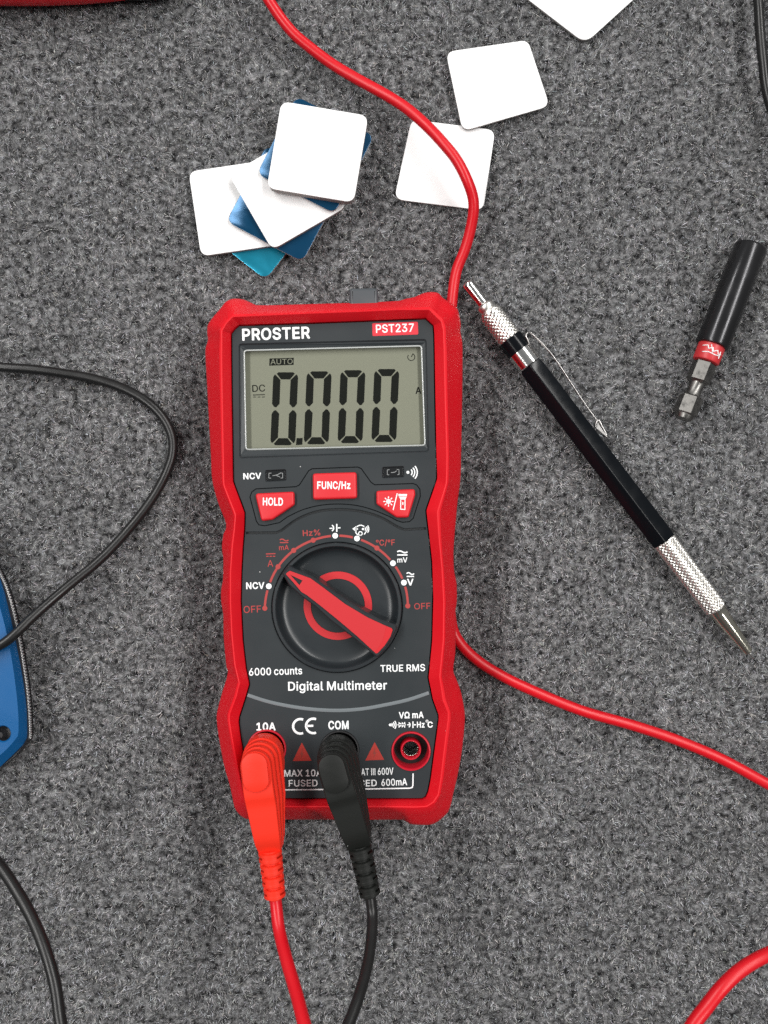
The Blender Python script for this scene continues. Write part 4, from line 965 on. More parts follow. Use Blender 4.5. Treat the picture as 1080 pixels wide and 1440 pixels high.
# ---- printed lettering on the panel
W = Print(ZP + 0.06)
W.text('PROSTER', (340.8, 479.2), (436, 476.0), 17.0, 24)
W.build('brand_lettering', M['ink_white'], meter)
W = Print(ZP + 0.06)
W.text('NCV', (342.2, 674.2), (367.3, 673.4), 8.8, 24)
W.build('indicator_lettering', M['ink_white'], meter)
W = Print(ZP + 0.06)
W.circle((573.6, 664.2), 2.1)
for r in (6, 9.6, 13.2):
    W.arc((573.6, 664.2), r, -42, 42, 1.7)
W.build('indicator_lettering', M['ink_white'], meter)
W = Print(ZP + 0.06)
W.text('6000 counts', (350.3, 950.2), (425, 948.2), 10.6, 18)
W.text('TRUE RMS', (535, 945), (597.8, 943.6), 9.8, 18)
W.text('Digital Multimeter', (405.2, 971.4), (544.3, 969.8), 12.6, 16)
W.build('name_lettering', M['ink_white'], meter)
W = Print(ZP + 0.06)
W.text('10A', (360.6, 1027.4), (387.6, 1027.2), 11.2, 20)
W.text('COM', (461.8, 1025.8), (490.4, 1025.4), 12.0, 22)
W.arc((422.4, 1021.4), 10.2, 68, 292, 3.2, n=22)
W.arc((440.6, 1020.8), 10.2, 68, 292, 3.2, n=22)
W.stroke([(431.2, 1020.8), (440.5, 1020.6)], 3.0)
W.text('VΩ mA', (561, 1010.4), (595.8, 1009.8), 9.2, 22)
# second row over the socket: buzzer, diode, capacitor, Hz, degrees
b = lambda x, y: (530 + x / 9.818, 990 + y / 9.818)
W.circle(b(184, 288), 1.9)
for r in (3.6, 6.2, 8.8):
    W.arc(b(178, 288), r, -38, 38, 1.5)
W.stroke([b(285, 287), b(400, 287)], 1.4)
W.poly([b(300, 248), b(360, 287), b(300, 328)])
W.poly([b(345, 248), b(385, 287), b(345, 328)])
W.stroke([b(383, 250), b(383, 326)], 1.5)
W.stroke([b(420, 287), b(448, 287)], 1.5)
W.arc(b(420, 287), 3.9, -58, 58, 1.5)
W.stroke([b(498, 240), b(498, 332)], 1.6)
W.stroke([b(498, 287), b(540, 287)], 1.5)
W.text('Hz', b(553, 327), b(660, 326), 8.6, 22)
W.text('C', b(700, 326), b(772, 325), 8.4, 22)
W.arc(b(692, 236), 1.5, 0, 360, 0.9)
W.text('MAX 10A', (399.6, 1092.2), (452.5, 1091.6), 9.6, 14)
W.text('FUSED', (406, 1106.2), (446.6, 1105.8), 9.4, 16)
W.text('CAT III 600V', (502, 1090.8), (553.3, 1089.2), 9.8, 10)
W.text('FUSED', (489, 1106.6), (530, 1105.6), 9.4, 16)
W.text('600mA', (536.4, 1105.4), (572.6, 1104.2), 9.8, 18)
W.stroke([(379, 1110.9), (440, 1110.4), (510, 1109.6), (576, 1108.4), (579.6, 1107.4), (580.6, 1104.5), (580.9, 1087.6)], 1.7)
# dial legends in white
W.build('socket_lettering', M['ink_white'], meter)
W = Print(ZP + 0.06)
W.text('NCV', (346.2, 828.6), (371.8, 828), 9.6, 24)
W.circle((378, 824.4), 4.0)
W.build('dial_lettering', M['ink_white'], meter)
W = Print(ZP + 0.06)
for c in ((471.3, 753.3), (502, 757.2), (552.6, 792), (568, 819.3)):
    W.circle(c, 4.0)
W.stroke([(463.4, 743), (467.6, 742.8)], 1.5)
W.arc((464.6, 742.6), 4.6, -62, 62, 1.7)
W.stroke([(473.6, 736.8), (473.6, 748)], 1.8)
W.stroke([(474, 742.4), (478.8, 742.2)], 1.5)
# continuity / diode / ohm emblem
c = (507.2, 745.8)
W.arc(c, 7.2, -135, -45, 1.5)
W.arc(c, 7.4, 120, 165, 1.5)
W.arc(c, 7.4, 15, 50, 1.5)
W.poly([(495.3, 743.6), (499.6, 740.8), (504, 743.8), (499.6, 746.8)])
W.stroke([(500.6, 740), (500.6, 747.6)], 1.4)
W.circle((510.4, 744), 1.6)
for r in (3.8, 6.2, 8.4):
    W.arc((510.2, 744), r, -36, 36, 1.4)
W.arc((506.8, 750.2), 2.6, 0, 360, 1.3)
W.stroke([(504.6, 753.6), (506, 752.4)], 1.4)


def approx(pr, x0, x1, y, gap, w, mi=0):
    n = 10
    pr.stroke([(x0 + (x1 - x0) * i / n, y - 1.3 * math.sin(2 * math.pi * i / n)) for i in range(n + 1)], w, False, mi)
    pr.stroke([(x0, y + gap), (x1, y + gap)], w, False, mi)


approx(W, 558.6, 573, 776.0, 4.4, 1.9)
W.text('mV', (558.8, 791.2), (573, 790.8), 7.2, 19)
approx(W, 571.8, 582.3, 806.6, 4.0, 1.7)
W.text('V', (572.6, 823.4), (581.6, 823.2), 9.4, 26)
W.build('dial_lettering', M['ink_white'], meter)

Rd = Print(ZP + 0.05)
stops = [(372.4, 855.4), (378, 824.4), (391, 797), (413, 774), (440.4, 759.6), (471.3, 753.3), (502, 757.2), (530, 770.7), (552.6, 792), (568, 819.3), (573.5, 852)]
white = {1, 5, 6, 8, 9}
for i in range(10):
    a, bq = Vector(stops[i]), Vector(stops[i + 1])
    dc2 = Vector((474, 854))
    ra, rb = (a - dc2).length, (bq - dc2).length
    aa = math.atan2(a.y - dc2.y, a.x - dc2.x); ab = math.atan2(bq.y - dc2.y, bq.x - dc2.x)
    if ab < aa: ab += 2 * math.pi
    ga = 6.0 / ra if i in white else 0.0
    gb = 6.0 / rb if (i + 1) in white else 0.0
    pts = []
    for k in range(9):
        t = (ga + (ab - aa - ga - gb) * k / 8)
        fr = t / (ab - aa)
        r = ra + (rb - ra) * fr
        pts.append((dc2.x + r * math.cos(aa + t), dc2.y + r * math.sin(aa + t)))
    Rd.stroke(pts, 3.2)
Rd.z = ZP + 0.09
for i, c in enumerate(stops):
    if i not in white:
        Rd.circle(c, 3.6)
Rd.text('OFF', (342.8, 862), (367.3, 861), 9.6, 0)
Rd.text('OFF', (582.6, 857), (605.4, 856.2), 8.6, 0)
Rd.text('A', (376.3, 797), (384.2, 796.8), 9.2, 5)
Rd.stroke([(374, 779), (387.3, 778.6)], 1.5)
for k in range(3):
    Rd.stroke([(374.4 + 4.6 * k, 782.4), (377.8 + 4.6 * k, 782.2)], 1.3)
Rd.text('mA', (392.4, 773.6), (406.2, 773.2), 7.0, 8)
approx(Rd, 393.5, 405.6, 759.4, 3.6, 1.5)
Rd.text('Hz%', (425.9, 754), (450.6, 752.8), 8.4, 13)
Rd.text('°C/°F', (528.8, 767.3), (555.2, 766.8), 8.2, 10)
Rd.build('dial_lettering', M['ink_red'], meter)

tr = Print(ZP + 0.05)
tr.poly([(424.4, 1044.2), (438.2, 1069.8), (411.6, 1070.4)])
tr.poly([(526.8, 1043.6), (540.3, 1068.4), (513.6, 1069.4)])
tr.z = ZP + 0.09
for cx, cy in ((424.6, 1059), (526.9, 1058)):
    tr.poly([(cx + .8, cy - 7), (cx - 2.6, cy + 2.4), (cx - .3, cy + 2.2), (cx - 1.6, cy + 8), (cx + 2.6, cy), (cx + .4, cy + .2)], 1)
tr.build('warning_triangle', [M['ink_warning'], material('darker warning ink', (0.22, 0.03, 0.02), 0.6)], meter)
bd = Print(ZP + 0.05)
bd.poly(roundpoly([(523.4, 454.6), (587.6, 452.4), (588.2, 470.4), (523.8, 472.6)], 2))
badge = bd.build('model_badge', M['badge'], meter)
bt = Print(ZP + 0.10)
bt.text('PST237', (528.8, 468.2), (582.2, 466.3), 11.6, 13)
bt.build('badge_lettering', M['ink_white'], badge)

# ------------------------------------------------------------------ test leads


def plug(root, base, direction, mats, L=26.6, zl_=0):
    """right-angle plug: stack of stepped slabs along its axis; base = socket centre (world, mm heights)"""
    d = Vector((direction[0], direction[1])).normalized()
    nrm = Vector((-d.y, d.x))

    def at(u, v, z):
        q = Vector((base.x, base.y)) + d * (u * .001) + nrm * (v * .001)
        return Vector((q.x, q.y, z * .001))
    layers = [(6.05, 4.1, 34.6, 41.0, 0.0), (5.6, 4.0, 41.0, 44.6, -0.15), (5.1, 3.9, 44.6, 47.8, -0.35), (4.6, 3.8, 47.8, 50.9, -0.6)]
    m_ = Mesh()
    for li, (hw, he, z0, z1, sh_) in enumerate(layers):
        us = []
        for k in range(13):
            a = math.pi / 2 * k / 12
            us.append((-hw * math.cos(a), hw * math.sin(a)))
        for u in (2, 4, 6, 8, 9.5, 10.2, 11, 12, 13, 15, 17, 19, 21, 23, 25, L):
            if u <= 12:
                w = hw
            else:
                s = (u - 12) / (L - 12)
                w = hw + (he - hw) * (s ** 0.9)
            if u > 22:
                w -= 0.5 * ((u - 22) / (L - 22)) ** 2
            us.append((u, w))
        rows_ = []
        for u, w in us:
            zt_ = z1
            if u > 9.5:     # the upper face drops towards the cable
                lim = 50.9 - 0.9 * min(1, (u - 9.5) / 3.0) - max(0, (u - 14)) * 0.10 - (max(0, u - 21.5) ** 2) * 0.06
                zt_ = min(z1, lim - (3 - li) * 0.02)
            zb_ = z0 if li else (34.6 if u < 6 else min(41.0, 38.4 + (u - 6) * 0.4))
            zb_ = min(zb_, zt_ - 0.1)
            c = min(0.28, w * 0.6, (zt_ - zb_) * .45)
            o_ = sh_ * max(0, 1 - max(0, u - 6) / 16)
            rows_.append([at(u, o_ - w, zb_), at(u, o_ - w, zt_ - c), at(u, o_ - w + c * .8, zt_), at(u, o_ + w - c * .8, zt_), at(u, o_ + w, zt_ - c), at(u, o_ + w, zb_)])
        vv = [q for r in rows_ for q in r]
        ff = []
        for i in range(len(rows_) - 1):
            for k in range(6):
                j = (k + 1) % 6
                ff.append((i * 6 + k, i * 6 + j, (i + 1) * 6 + j, (i + 1) * 6 + k))
        ff.append(tuple(range(6)))
        ff.append(tuple((len(rows_) - 1) * 6 + k for k in range(6)))
        m_.add(vv, ff, 0, False)
    body = m_.build('plug', mats, root, autosmooth=28)
    # thumb pad on top
    pd = Mesh()
    pts = []
    hwp = 3.85
    for k in range(15):
        a = math.pi / 2 + math.pi * k / 14
        pts.append((-0.9 + 3.5 * math.cos(a), hwp * math.sin(a)))
    for k in range(15):
        a = -math.pi / 2 + math.pi * k / 14
        pts.append((4.2 + 3.2 * math.cos(a), hwp * math.sin(a)))
    prism(pd, [at(u, v - 0.75, 52.0) for u, v in pts], 0.0500, 0.00018, seg=2)
    pd.build('thumb_pad', mats, body, autosmooth=35)
    # shaft into the socket
    sh = Mesh()
    tube(sh, [at(0, 0, 37), at(0, 0, 31)], 0.0052, 28)
    sh.build('plug_shroud', mats, body, autosmooth=35)
    return at, d


def relief(root, a, b, mats, r0=3.7, r1=3.25):
    """ribbed strain relief from world point a to b"""
    m_ = Mesh()
    ax = (b - a); Lr = ax.length; ax.normalize()
    x = Vector((0, 0, 1)); x = (x - ax * x.dot(ax)).normalized(); y = ax.cross(x)
    nn = 28
    # core
    tube(m_, [a, b], [0.0026, 0.0023], 16)
    k = 4
    seg = Lr / k
    for i in range(k):
        s0 = i * seg + seg * 0.10; s1 = (i + 1) * seg - seg * 0.12
        r = (r0 + (r1 - r0) * (i + .5) / k) * .001
        # each collar: two rings joined by a waist slotted on the flanks
        pr = [(s0, r * .90), (s0 + .0002, r), (s0 + seg * .26, r), (s0 + seg * .30, r * .97)]
        pr2 = [(s1 - seg * .30, r * .97), (s1 - seg * .26, r), (s1 - .0002, r), (s1, r * .90)]
        for P in (pr, pr2):
            vv, ff = [], []
            for s, rr in P:
                for q in range(nn):
                    an = 2 * math.pi * q / nn
                    vv.append(a + ax * s + (x * math.cos(an) * 0.95 + y * math.sin(an)) * rr)
            for w in range(len(P) - 1):
                for q in range(nn):
                    j = (q + 1) % nn
                    ff.append((w * nn + q, w * nn + j, (w + 1) * nn + j, (w + 1) * nn + q))
            ff.append(tuple(range(nn))); ff.append(tuple((len(P) - 1) * nn + q for q in range(nn)))
            m_.add(vv, ff, 0, False)
        # bridges on top and bottom (slots at the flanks)
        for an0 in (0, math.pi):
            vv = []
            for s in (s0 + seg * .25, s1 - seg * .25):
                for q in range(7):
                    an = an0 + (q - 3) * 0.22
                    vv.append(a + ax * s + (x * math.cos(an) * .95 + y * math.sin(an)) * r * .985)
                for q in range(6, -1, -1):
                    an = an0 + (q - 3) * 0.22
                    vv.append(a + ax * s + (x * math.cos(an) + y * math.sin(an)) * r * .55)
            ff = [(q, (q + 1) % 14, 14 + (q + 1) % 14, 14 + q) for q in range(14)]
            m_.add(vv, ff, 0, False)
        # flank bridges between collars
        if i < k - 1:
            for an0 in (math.pi / 2, -math.pi / 2):
                vv = []
                for s in (s1 - .0003, s1 + seg * .26):
                    for q in range(5):
                        an = an0 + (q - 2) * 0.2
                        vv.append(a + ax * s + (x * math.cos(an) + y * math.sin(an)) * r * .93)
                    for q in range(4, -1, -1):
                        an = an0 + (q - 2) * 0.2
                        vv.append(a + ax * s + (x * math.cos(an) + y * math.sin(an)) * r * .5)
                ff = [(q, (q + 1) % 10, 10 + (q + 1) % 10, 10 + q) for q in range(10)]
                m_.add(vv, ff, 0, False)
    return m_.build('strain_relief', mats, root, autosmooth=30)


leads = 'test leads plugged into the multimeter'
# red lead
b0 = S(373, 1055.5, 33)
red_root = thing('test_lead', 'red test lead plugged into the left socket, its cable looping past the pencil', 'test lead', (b0.x, b0.y, 0.0), leads)
rs, re_ = S(379.5, 1195, 45.4), S(387, 1263, 45)
plug(red_root, b0, (rs.x - b0.x, rs.y - b0.y), M['plug_red'], L=(Vector((rs.x, rs.y)) - Vector((b0.x, b0.y))).length * 1000 + 0.4)
relief(red_root, rs, re_, M['plug_red'])
# one continuous cable: out of the plug, below the frame, back up on the right, behind the meter, up to the top edge
ctrl = [(386, 1254, 45.1), (388.5, 1275, 45.6), (392, 1305, 48), (403, 1350, 56), (417.5, 1400, 65), (428, 1440, 72), (455, 1520, 84), (540, 1600, 94), (700, 1640, 102),
        (850, 1590, 92), (935, 1510, 86), (975, 1440, 82), (991, 1419, 81), (1015, 1389, 80), (1043, 1363, 78), (1082, 1341, 75), (1150, 1320, 66), (1220, 1290, 60), (1235, 1230, 34), (1180, 1160, 16),
        (1080, 1103, 7), (1015, 1067.5, 4.2), (950, 1040, 3.2), (890, 1020, 3), (820, 1000, 3), (760, 976, 3), (705, 950, 3), (672, 929, 3), (650, 908, 3), (638, 888, 3), (633, 860, 3),
        (630, 800, 3), (630, 740, 3), (631, 680, 3), (632, 600, 3), (633, 520, 3), (634, 460, 3), (636, 420, 3.2), (642, 381, 4), (654, 350, 6.0), (662, 321, 8.5), (666, 295, 11), (665, 278, 12.5), (657, 254, 14.5),
        (642, 225, 15), (622, 200, 14.5), (596, 173, 12.5), (570, 151, 10.5), (540, 132, 8.5), (500, 110, 7), (470, 92, 6.5), (440, 70, 7), (410, 44, 8), (378, 0, 10), (352, -50, 12), (335, -120, 12), (330, -200, 8)]
cmh = Mesh()
tube(cmh, catmull([S(*q) for q in ctrl], 8), 0.0019, 16)
cmh.build('cable', M['cable_red'], red_root)

# black lead
b1 = S(475, 1057, 33)
blk_root = thing('test_lead', 'black test lead plugged into the middle socket, looping over the blue knife', 'test lead', (b1.x, b1.y, 0.0), leads)
rs, re_ = S(505.5, 1189, 45.4), S(521, 1260, 45)
plug(blk_root, b1, (rs.x - b1.x, rs.y - b1.y), M['plug_black'], L=(Vector((rs.x, rs.y)) - Vector((b1.x, b1.y))).length * 1000 + 0.4)
relief(blk_root, rs, re_, M['plug_black'])
ctrl = [(519, 1250, 45.1), (521.5, 1266, 45.3), (523.5, 1285, 46), (523, 1310, 50), (518, 1350, 57), (505, 1400, 66), (490, 1440, 72), (455, 1510, 82), (390, 1580, 90), (290, 1620, 94), (190, 1600, 96), (120, 1540, 88), (92, 1470, 83),
        (85.5, 1440, 80), (77.5, 1385, 77), (65, 1340, 74), (47, 1295, 70), (25, 1255, 66), (0, 1218, 62), (-50, 1165, 55), (-130, 1100, 50), (-190, 1030, 38), (-160, 965, 26), (-70, 935, 20.5), (0, 907.5, 18.2), (23, 890, 17.2), (46, 868, 15.0), (91.6, 828, 10),
        (142, 786, 6), (183, 742, 3.6), (215, 700, 2.8), (234.5, 664, 2.7), (243, 636, 2.7), (241.5, 612, 2.7), (229, 587, 2.7), (206, 564.5, 2.8), (174, 546.5, 3.0), (133, 533, 3.4), (91.6, 525.5, 4), (46, 519.5, 4.6), (0, 516, 5),
        (-60, 505, 5), (-140, 440, 4), (-170, 300, 3), (-150, 100, 3), (-90, -60, 3), (60, -150, 3), (350, -190, 3), (700, -200, 3), (940, -190, 3), (1035, -120, 3.5), (1060, -40, 5), (1066, 0, 7), (1069, 45, 8), (1073, 88, 8), (1079, 132, 7), (1100, 190, 5), (1150, 260, 3)]
cmh = Mesh()
tube(cmh, catmull([S(*q) for q in ctrl], 8), 0.0017, 16)
cmh.build('cable', M['cable_black'], blk_root)

# ------------------------------------------------------------------ adhesive tiles
loose = 'loose square tiles on the carpet'
HALF = 0.0150


def tile(pts_world, z0, thick, face, edge, label, group, r=0.0030, curl=None):
    """rounded square plate: foam body plus a coated face"""
    tl = Mesh()
    loop = roundpoly([(p[0], p[1]) for p in pts_world], r, 6)
    zt = z0 + thick
    tf = 0.0003
    body = [Vector((x, y, zt - tf)) for x, y in loop]
    prism(tl, body, z0, 0.0, 1, 1)
    top = [Vector((x, y, zt)) for x, y in inset(loop, -0.00012)]
    prism(tl, top, zt - tf + 0.00001, 0.00012, 0, 0, seg=2)
    o = tl.build('square_tile', [face, edge], autosmooth=40)
    tag(o, label, 'tile', group)
    FLAT.append(loop)
    return o


def sq(cx, cy, ang, z):
    c = S(cx, cy, z * 1000)
    a = math.radians(-ang)     # image angle (clockwise positive down) -> world
    out = []
    for sx, sy in ((-1, 1), (1, 1), (1, -1), (-1, -1)):
        x, y = sx * HALF, sy * HALF
        out.append((c.x + x * math.cos(a) - y * math.sin(a), c.y + x * math.sin(a) + y * math.cos(a)))
    return out


stack = [
    (363, 309, 38, 0.0018, 'blue_film_glare', 'pad_edge_light', 'blue film-covered square tile at the bottom of the stack, one corner showing a painted-in cyan reflection'),
    (333.5, 292, -8.4, 0.0020, 'white_pad', 'pad_edge', 'white square tile fanned out to the left of the stack'),
    (400, 286, 28, 0.0018, 'blue_film', 'pad_edge_light', 'dark blue square tile in mid-stack, lying over the white and bottom tiles'),
    (405, 268, -30, 0.0020, 'white_pad', 'pad_edge', 'white square tile turned cornerwise in the middle of the stack'),
    (443.5, 217.5, 27, 0.0018, 'blue_film', 'pad_edge_light', 'dark blue square tile directly beneath the topmost white tile of the stack'),
    (446.5, 213.5, 9.5, 0.0034, 'white_pad', 'pad_edge', 'white square tile with a dark edge, topmost of the stack'),
]
z = 0.0008
for cx, cy, ang, th, fm, emt, lb in stack:
    tile(sq(cx, cy, ang, z + th), z, th, M[fm], M[emt], lb, 'stacked square tiles')
    z += th + 0.00005
for quad, z0, lb in (
    ([(627.5, 73), (742, 56.5), (772.5, 148.5), (651, 183.5)], 0.0024, 'loose white square tile lying between two others, touching the tile under the red cable'),
    ([(579, 168), (696, 183), (679, 295), (555, 279.5)], 0.0008, 'loose white square tile crossed by the red cable'),
    ([(823, 60), (728, -13), (815, -92), (911, -20)], 0.0008, 'loose white square tile cut off by the top edge of the photo'),
):
    pts = [(S(a, b, z0 * 1000 + 1.5).x, S(a, b, z0 * 1000 + 1.5).y) for a, b in quad]
    tile(pts, z0, 0.0014, M['white_pad'], M['pad_edge'], lb, loose, r=0.0046 if 'top edge' in lb else 0.0030)

# ------------------------------------------------------------------ mechanical pencil
AX = Vector((0.606, 0.795)); AX.normalize()
P0 = Vector((745.3, 513.5))
ZC = 5.6          # axis height in mm
pk = K * (D - ZC * .001) / D * 1000   # mm per px at that height


def pen(s, lat=0.0, z=ZC):
    """s px along the pencil, lat px across (positive towards upper right), z in mm -> world"""
    q = P0 + AX * s + Vector((AX.y, -AX.x)) * lat
    w = S(q.x, q.y, ZC)
    return Vector((w.x, w.y, z * .001))


pax = (pen(100) - pen(0)).normalized()
plat = (pen(0, 100) - pen(0)).normalized()


def spin(mesh, prof, n=40, mi=0, smooth=True, hexa=False, phase=0.0):
    """prof: (s px, r px) about the pencil axis"""
    vv, ff = [], []
    for s, r in prof:
        for i in range(n):
            a = 2 * math.pi * i / n + phase
            vv.append(pen(s) + (plat * math.cos(a) + Vector((0, 0, 1)) * math.sin(a)) * (r * pk * .001))
    for k in range(len(prof) - 1):
        for i in range(n):
            j = (i + 1) % n
            ff.append((k * n + i, k * n + j, (k + 1) * n + j, (k + 1) * n + i))
    mesh.add(vv, ff, mi, smooth)
    mesh.add(vv[:n], [tuple(range(n))], mi); mesh.add(vv[-n:], [tuple(range(n))], mi)
    return mesh


def knurled(mesh, s0, s1, r0, r1, teeth, depth, res_u=5, mi=0):
    """diamond knurl: two crossing helices raise little pyramids"""
    L = (s1 - s0)
    pitch = 2 * math.pi * r0 / teeth
    nu = teeth * res_u
    nv = int(L / pitch * res_u)
    vv, ff = [], []
    tri_ = lambda t: abs((t % 1.0) * 2 - 1)
    for j in range(nv + 1):
        s = s0 + L * j / nv
        r = r0 + (r1 - r0) * j / nv
        for i in range(nu):
            th = 2 * math.pi * i / nu
            u = th / (2 * math.pi) * teeth; w = (s - s0) / pitch
            h = min(tri_(u * .5 + w * .5), tri_(u * .5 - w * .5))
            edge = min(1, j / 3, (nv - j) / 3)
            rr = r - depth + depth * 1.6 * h * edge
            vv.append(pen(s) + (plat * math.cos(th) + Vector((0, 0, 1)) * math.sin(th)) * (rr * pk * .001))
    for j in range(nv):
        for i in range(nu):
            k = (i + 1) % nu
            ff.append((j * nu + i, j * nu + k, (j + 1) * nu + k, (j + 1) * nu + i))
    mesh.add(vv, ff, mi, False)
    mesh.add(vv[:nu], [tuple(range(nu))], mi); mesh.add(vv[-nu:], [tuple(range(nu))], mi)


pp = pen(180)
pencil = thing('mechanical_pencil', 'black and silver mechanical pencil with knurled grip lying right of the multimeter', 'pencil', (pp.x, pp.y, 0.001))
q = Mesh(); spin(q, [(-146, 5.6), (-145.2, 7.4), (-143.8, 8.2), (-141, 8.4), (-104, 8.4)])
q.build('push_button', M['chrome'], pencil, autosmooth=40)
q = Mesh(); spin(q, [(-108, 9.5), (-106.5, 12), (-104, 13), (-99, 13.2), (-97, 12.4), (-96, 14.5), (-93, 15.5)])
knurled(q, -94, -46.5, 16.6, 17.2, 34, 0.85)
q.build('knurled_collar', M['knurl'], pencil, autosmooth=40)
q = Mesh(); spin(q, [(-47, 17.0), (-46, 18.0), (-24, 18.0)])
q.build('upper_barrel', M['barrel'], pencil, autosmooth=40)
q = Mesh(); spin(q, [(-25, 17.4), (-24.4, 18.5), (-1, 18.5), (0, 17.6)])
ringo = q.build('clip_ring', M['chrome'], pencil, autosmooth=40)
# hexagonal barrel with slightly rounded corners
q = Mesh()
hexp = []
R = 19.6
hv = [(R * math.cos(math.radians(60 * k + 43)), R * math.sin(math.radians(60 * k + 43))) for k in range(6)]
hr = roundpoly(hv, 2.2, 4)
prof = [(-1, .90), (4, .97), (12, 1.0), (300, 1.0), (306, .985), (310, .95)]
vv, ff = [], []
m = len(hr)
for s, sc in prof:
    for x, y in hr:
        vv.append(pen(s) + (plat * x + Vector((0, 0, 1)) * y) * (sc * pk * .001))
for k in range(len(prof) - 1):
    for i in range(m):
        j = (i + 1) % m
        ff.append((k * m + i, k * m + j, (k + 1) * m + j, (k + 1) * m + i))
q.add(vv, ff, 0, True)
q.add(vv[:m], [tuple(range(m))], 0); q.add(vv[-m:], [tuple(range(m))], 0)
q.build('hex_barrel', M['barrel'], pencil, autosmooth=25)
q = Mesh(); knurled(q, 309.5, 431, 17.0, 15.4, 34, 0.85)
q.build('knurled_grip', M['knurl'], pencil)
q = Mesh(); spin(q, [(430, 14.0), (431.5, 13.2), (440, 12.4), (500, 7.0), (507, 6.2), (508, 4.0)])
tip = q.build('tip_cone', M['tip_metal'], pencil, autosmooth=40)
q = Mesh(); spin(q, [(506, 1.7), (517, 1.5), (518.5, 0.9)], 16)
q.build('lead_sleeve', M['chrome'], tip, autosmooth=40)
# wire clip


def C(px_, py_, z):
    return S(px_, py_, z)


q = Mesh()
cl = catmull([C(744.5, 487, 8.2), C(742.5, 479, 8.8), C(739.8, 472.5, 9.0), C(743.5, 467.3, 9.2), C(755, 476, 9.4), C(770.4, 492, 9.4), C(779, 502.5, 9.2), C(808.9, 547.4, 8.2), C(826, 573, 7.6), C(840.5, 592.5, 7.4)], 8)
tube(q, cl, 0.00034, 10)
prism(q, [C(837.6, 601.5, 7.6), C(840.6, 590.2, 7.6), C(845.4, 593.5, 7.6), C(855, 616, 7.6)], 0.0071, 0.0001, seg=1)
# flared foot at the end of the clip
tube(q, catmull([C(837.8, 601, 7.2), C(838.8, 594.5, 7.6), C(841.5, 591, 7.8), C(846, 598.5, 7.6), C(853.8, 614, 7.0)], 6), 0.00050, 10)
q.build('clip', M['clip_wire'], ringo)

# ------------------------------------------------------------------ bit holder
ZB = 6.6
ba, bb = S(1056, 347, ZB), S(961, 588, ZB)
bax = (bb - ba).normalized()
blat = Vector((-bax.y, bax.x, 0))
if blat.x < 0: blat = -blat
bk = K * (D - ZB * .001) / D
bit = thing('bit_holder', 'black bit holder with a red band and steel hex shank, right of the pencil', 'bit holder', ((ba.x + bb.x) / 2, (ba.y + bb.y) / 2, 0.0008))


def bspin(mesh, prof, n=48, mi=0, phase=0.0, smooth=True):
    vv, ff = [], []
    for s, r in prof:
        for i in range(n):
            a = 2 * math.pi * i / n + phase
            vv.append(ba + bax * (s * bk) + (blat * math.cos(a) + Vector((0, 0, 1)) * math.sin(a)) * (r * bk))
    for k in range(len(prof) - 1):
        for i in range(n):
            j = (i + 1) % n
            ff.append((k * n + i, k * n + j, (k + 1) * n + j, (k + 1) * n + i))
    mesh.add(vv, ff, mi, smooth)
    mesh.add(vv[:n], [tuple(range(n))], mi); mesh.add(vv[-n:], [tuple(range(n))], mi)


q = Mesh(); bspin(q, [(0, 14), (-1, 20), (0.5, 22.0), (3, 23.0), (147, 23.4), (149.5, 22.6), (150.5, 20)])
q.build('sleeve', M['black_steel'], bit, autosmooth=35)
q = Mesh(); bspin(q, [(148, 18.6), (150.5, 18.6), (172, 18.4), (174, 17.2), (175, 14)], mi=0)
band = q.build('colour_band', M['red_band'], bit, autosmooth=35)
# white script strokes printed round the band
q = Mesh()
def on_band(s, a):
    return ba + bax * (s * bk) + (blat * math.cos(a) + Vector((0, 0, 1)) * math.sin(a)) * (18.75 * bk)
for pts in ([(157, 2.5), (155.5, 2.1), (160, 2.0), (157, 1.7), (162, 1.6), (158, 1.3), (163, 1.15), (161, .8)], [(166, 2.35), (164.5, 1.9), (165.5, 1.4), (164, .9)], [(153.5, 1.9), (166, 1.55)], [(158, 1.0), (170, 0.95)]):
    dense = []
    for i in range(len(pts) - 1):
        for k in range(6):
            t = k / 6
            dense.append(on_band(pts[i][0] * (1 - t) + pts[i + 1][0] * t, pts[i][1] * (1 - t) + pts[i + 1][1] * t))
    tube(q, dense, 0.00017, 6)
q.build('script_print', M['ink_white'], band)
q = Mesh()
ph = math.radians(30 - 8)
hx = lambda lst: bspin(q, lst, 6, 0, ph, False)
hx([(174, 12.0), (177, 16.8), (203, 16.8), (206, 13.0), (208, 10.8)])
bspin(q, [(206, 11.4), (210, 10.4), (218, 10.2), (223, 11.0), (226, 12.2)], 32)
hx([(224, 11.5), (228, 16.8), (252, 16.8), (254, 15.2)])
bspin(q, [(252.5, 13.6), (256, 12.8), (260, 11.4), (261, 9)], 32)
q.build('hex_shank', M['steel'], bit, autosmooth=20)

# ------------------------------------------------------------------ blue folding knife at the left edge
kpos = S(-40, 900, 0)
knife = thing('folding_knife', 'blue handled folding knife with a serrated steel liner at the left edge', 'knife', (kpos.x, kpos.y, 0.0006))
back = [(-22, 1096), (-60, 1106), (-100, 1096), (-118, 1060), (-126, 1000), (-132, 930), (-136, 850), (-132, 760), (-112, 700), (-80, 680), (-52, 700), (-24, 750)]
outer = smooth2([(0, 802.5), (9.5, 824), (19, 854.6), (27, 890), (35.5, 939.7), (40.2, 972.8), (43, 1008), (43.8, 1034)], 4) + [(43, 1040), (40, 1046.5), (23.6, 1066), (0, 1085.5)] + back
blue_o = smooth2([(-1, 811), (6, 833), (17.7, 883), (26, 923), (33, 963), (37, 996.4), (38.2, 1030)], 4) + [(37.6, 1038), (33, 1047), (18, 1062), (0, 1079)] + [(x + 2, y - 6 if y > 900 else y + 6) for x, y in back]
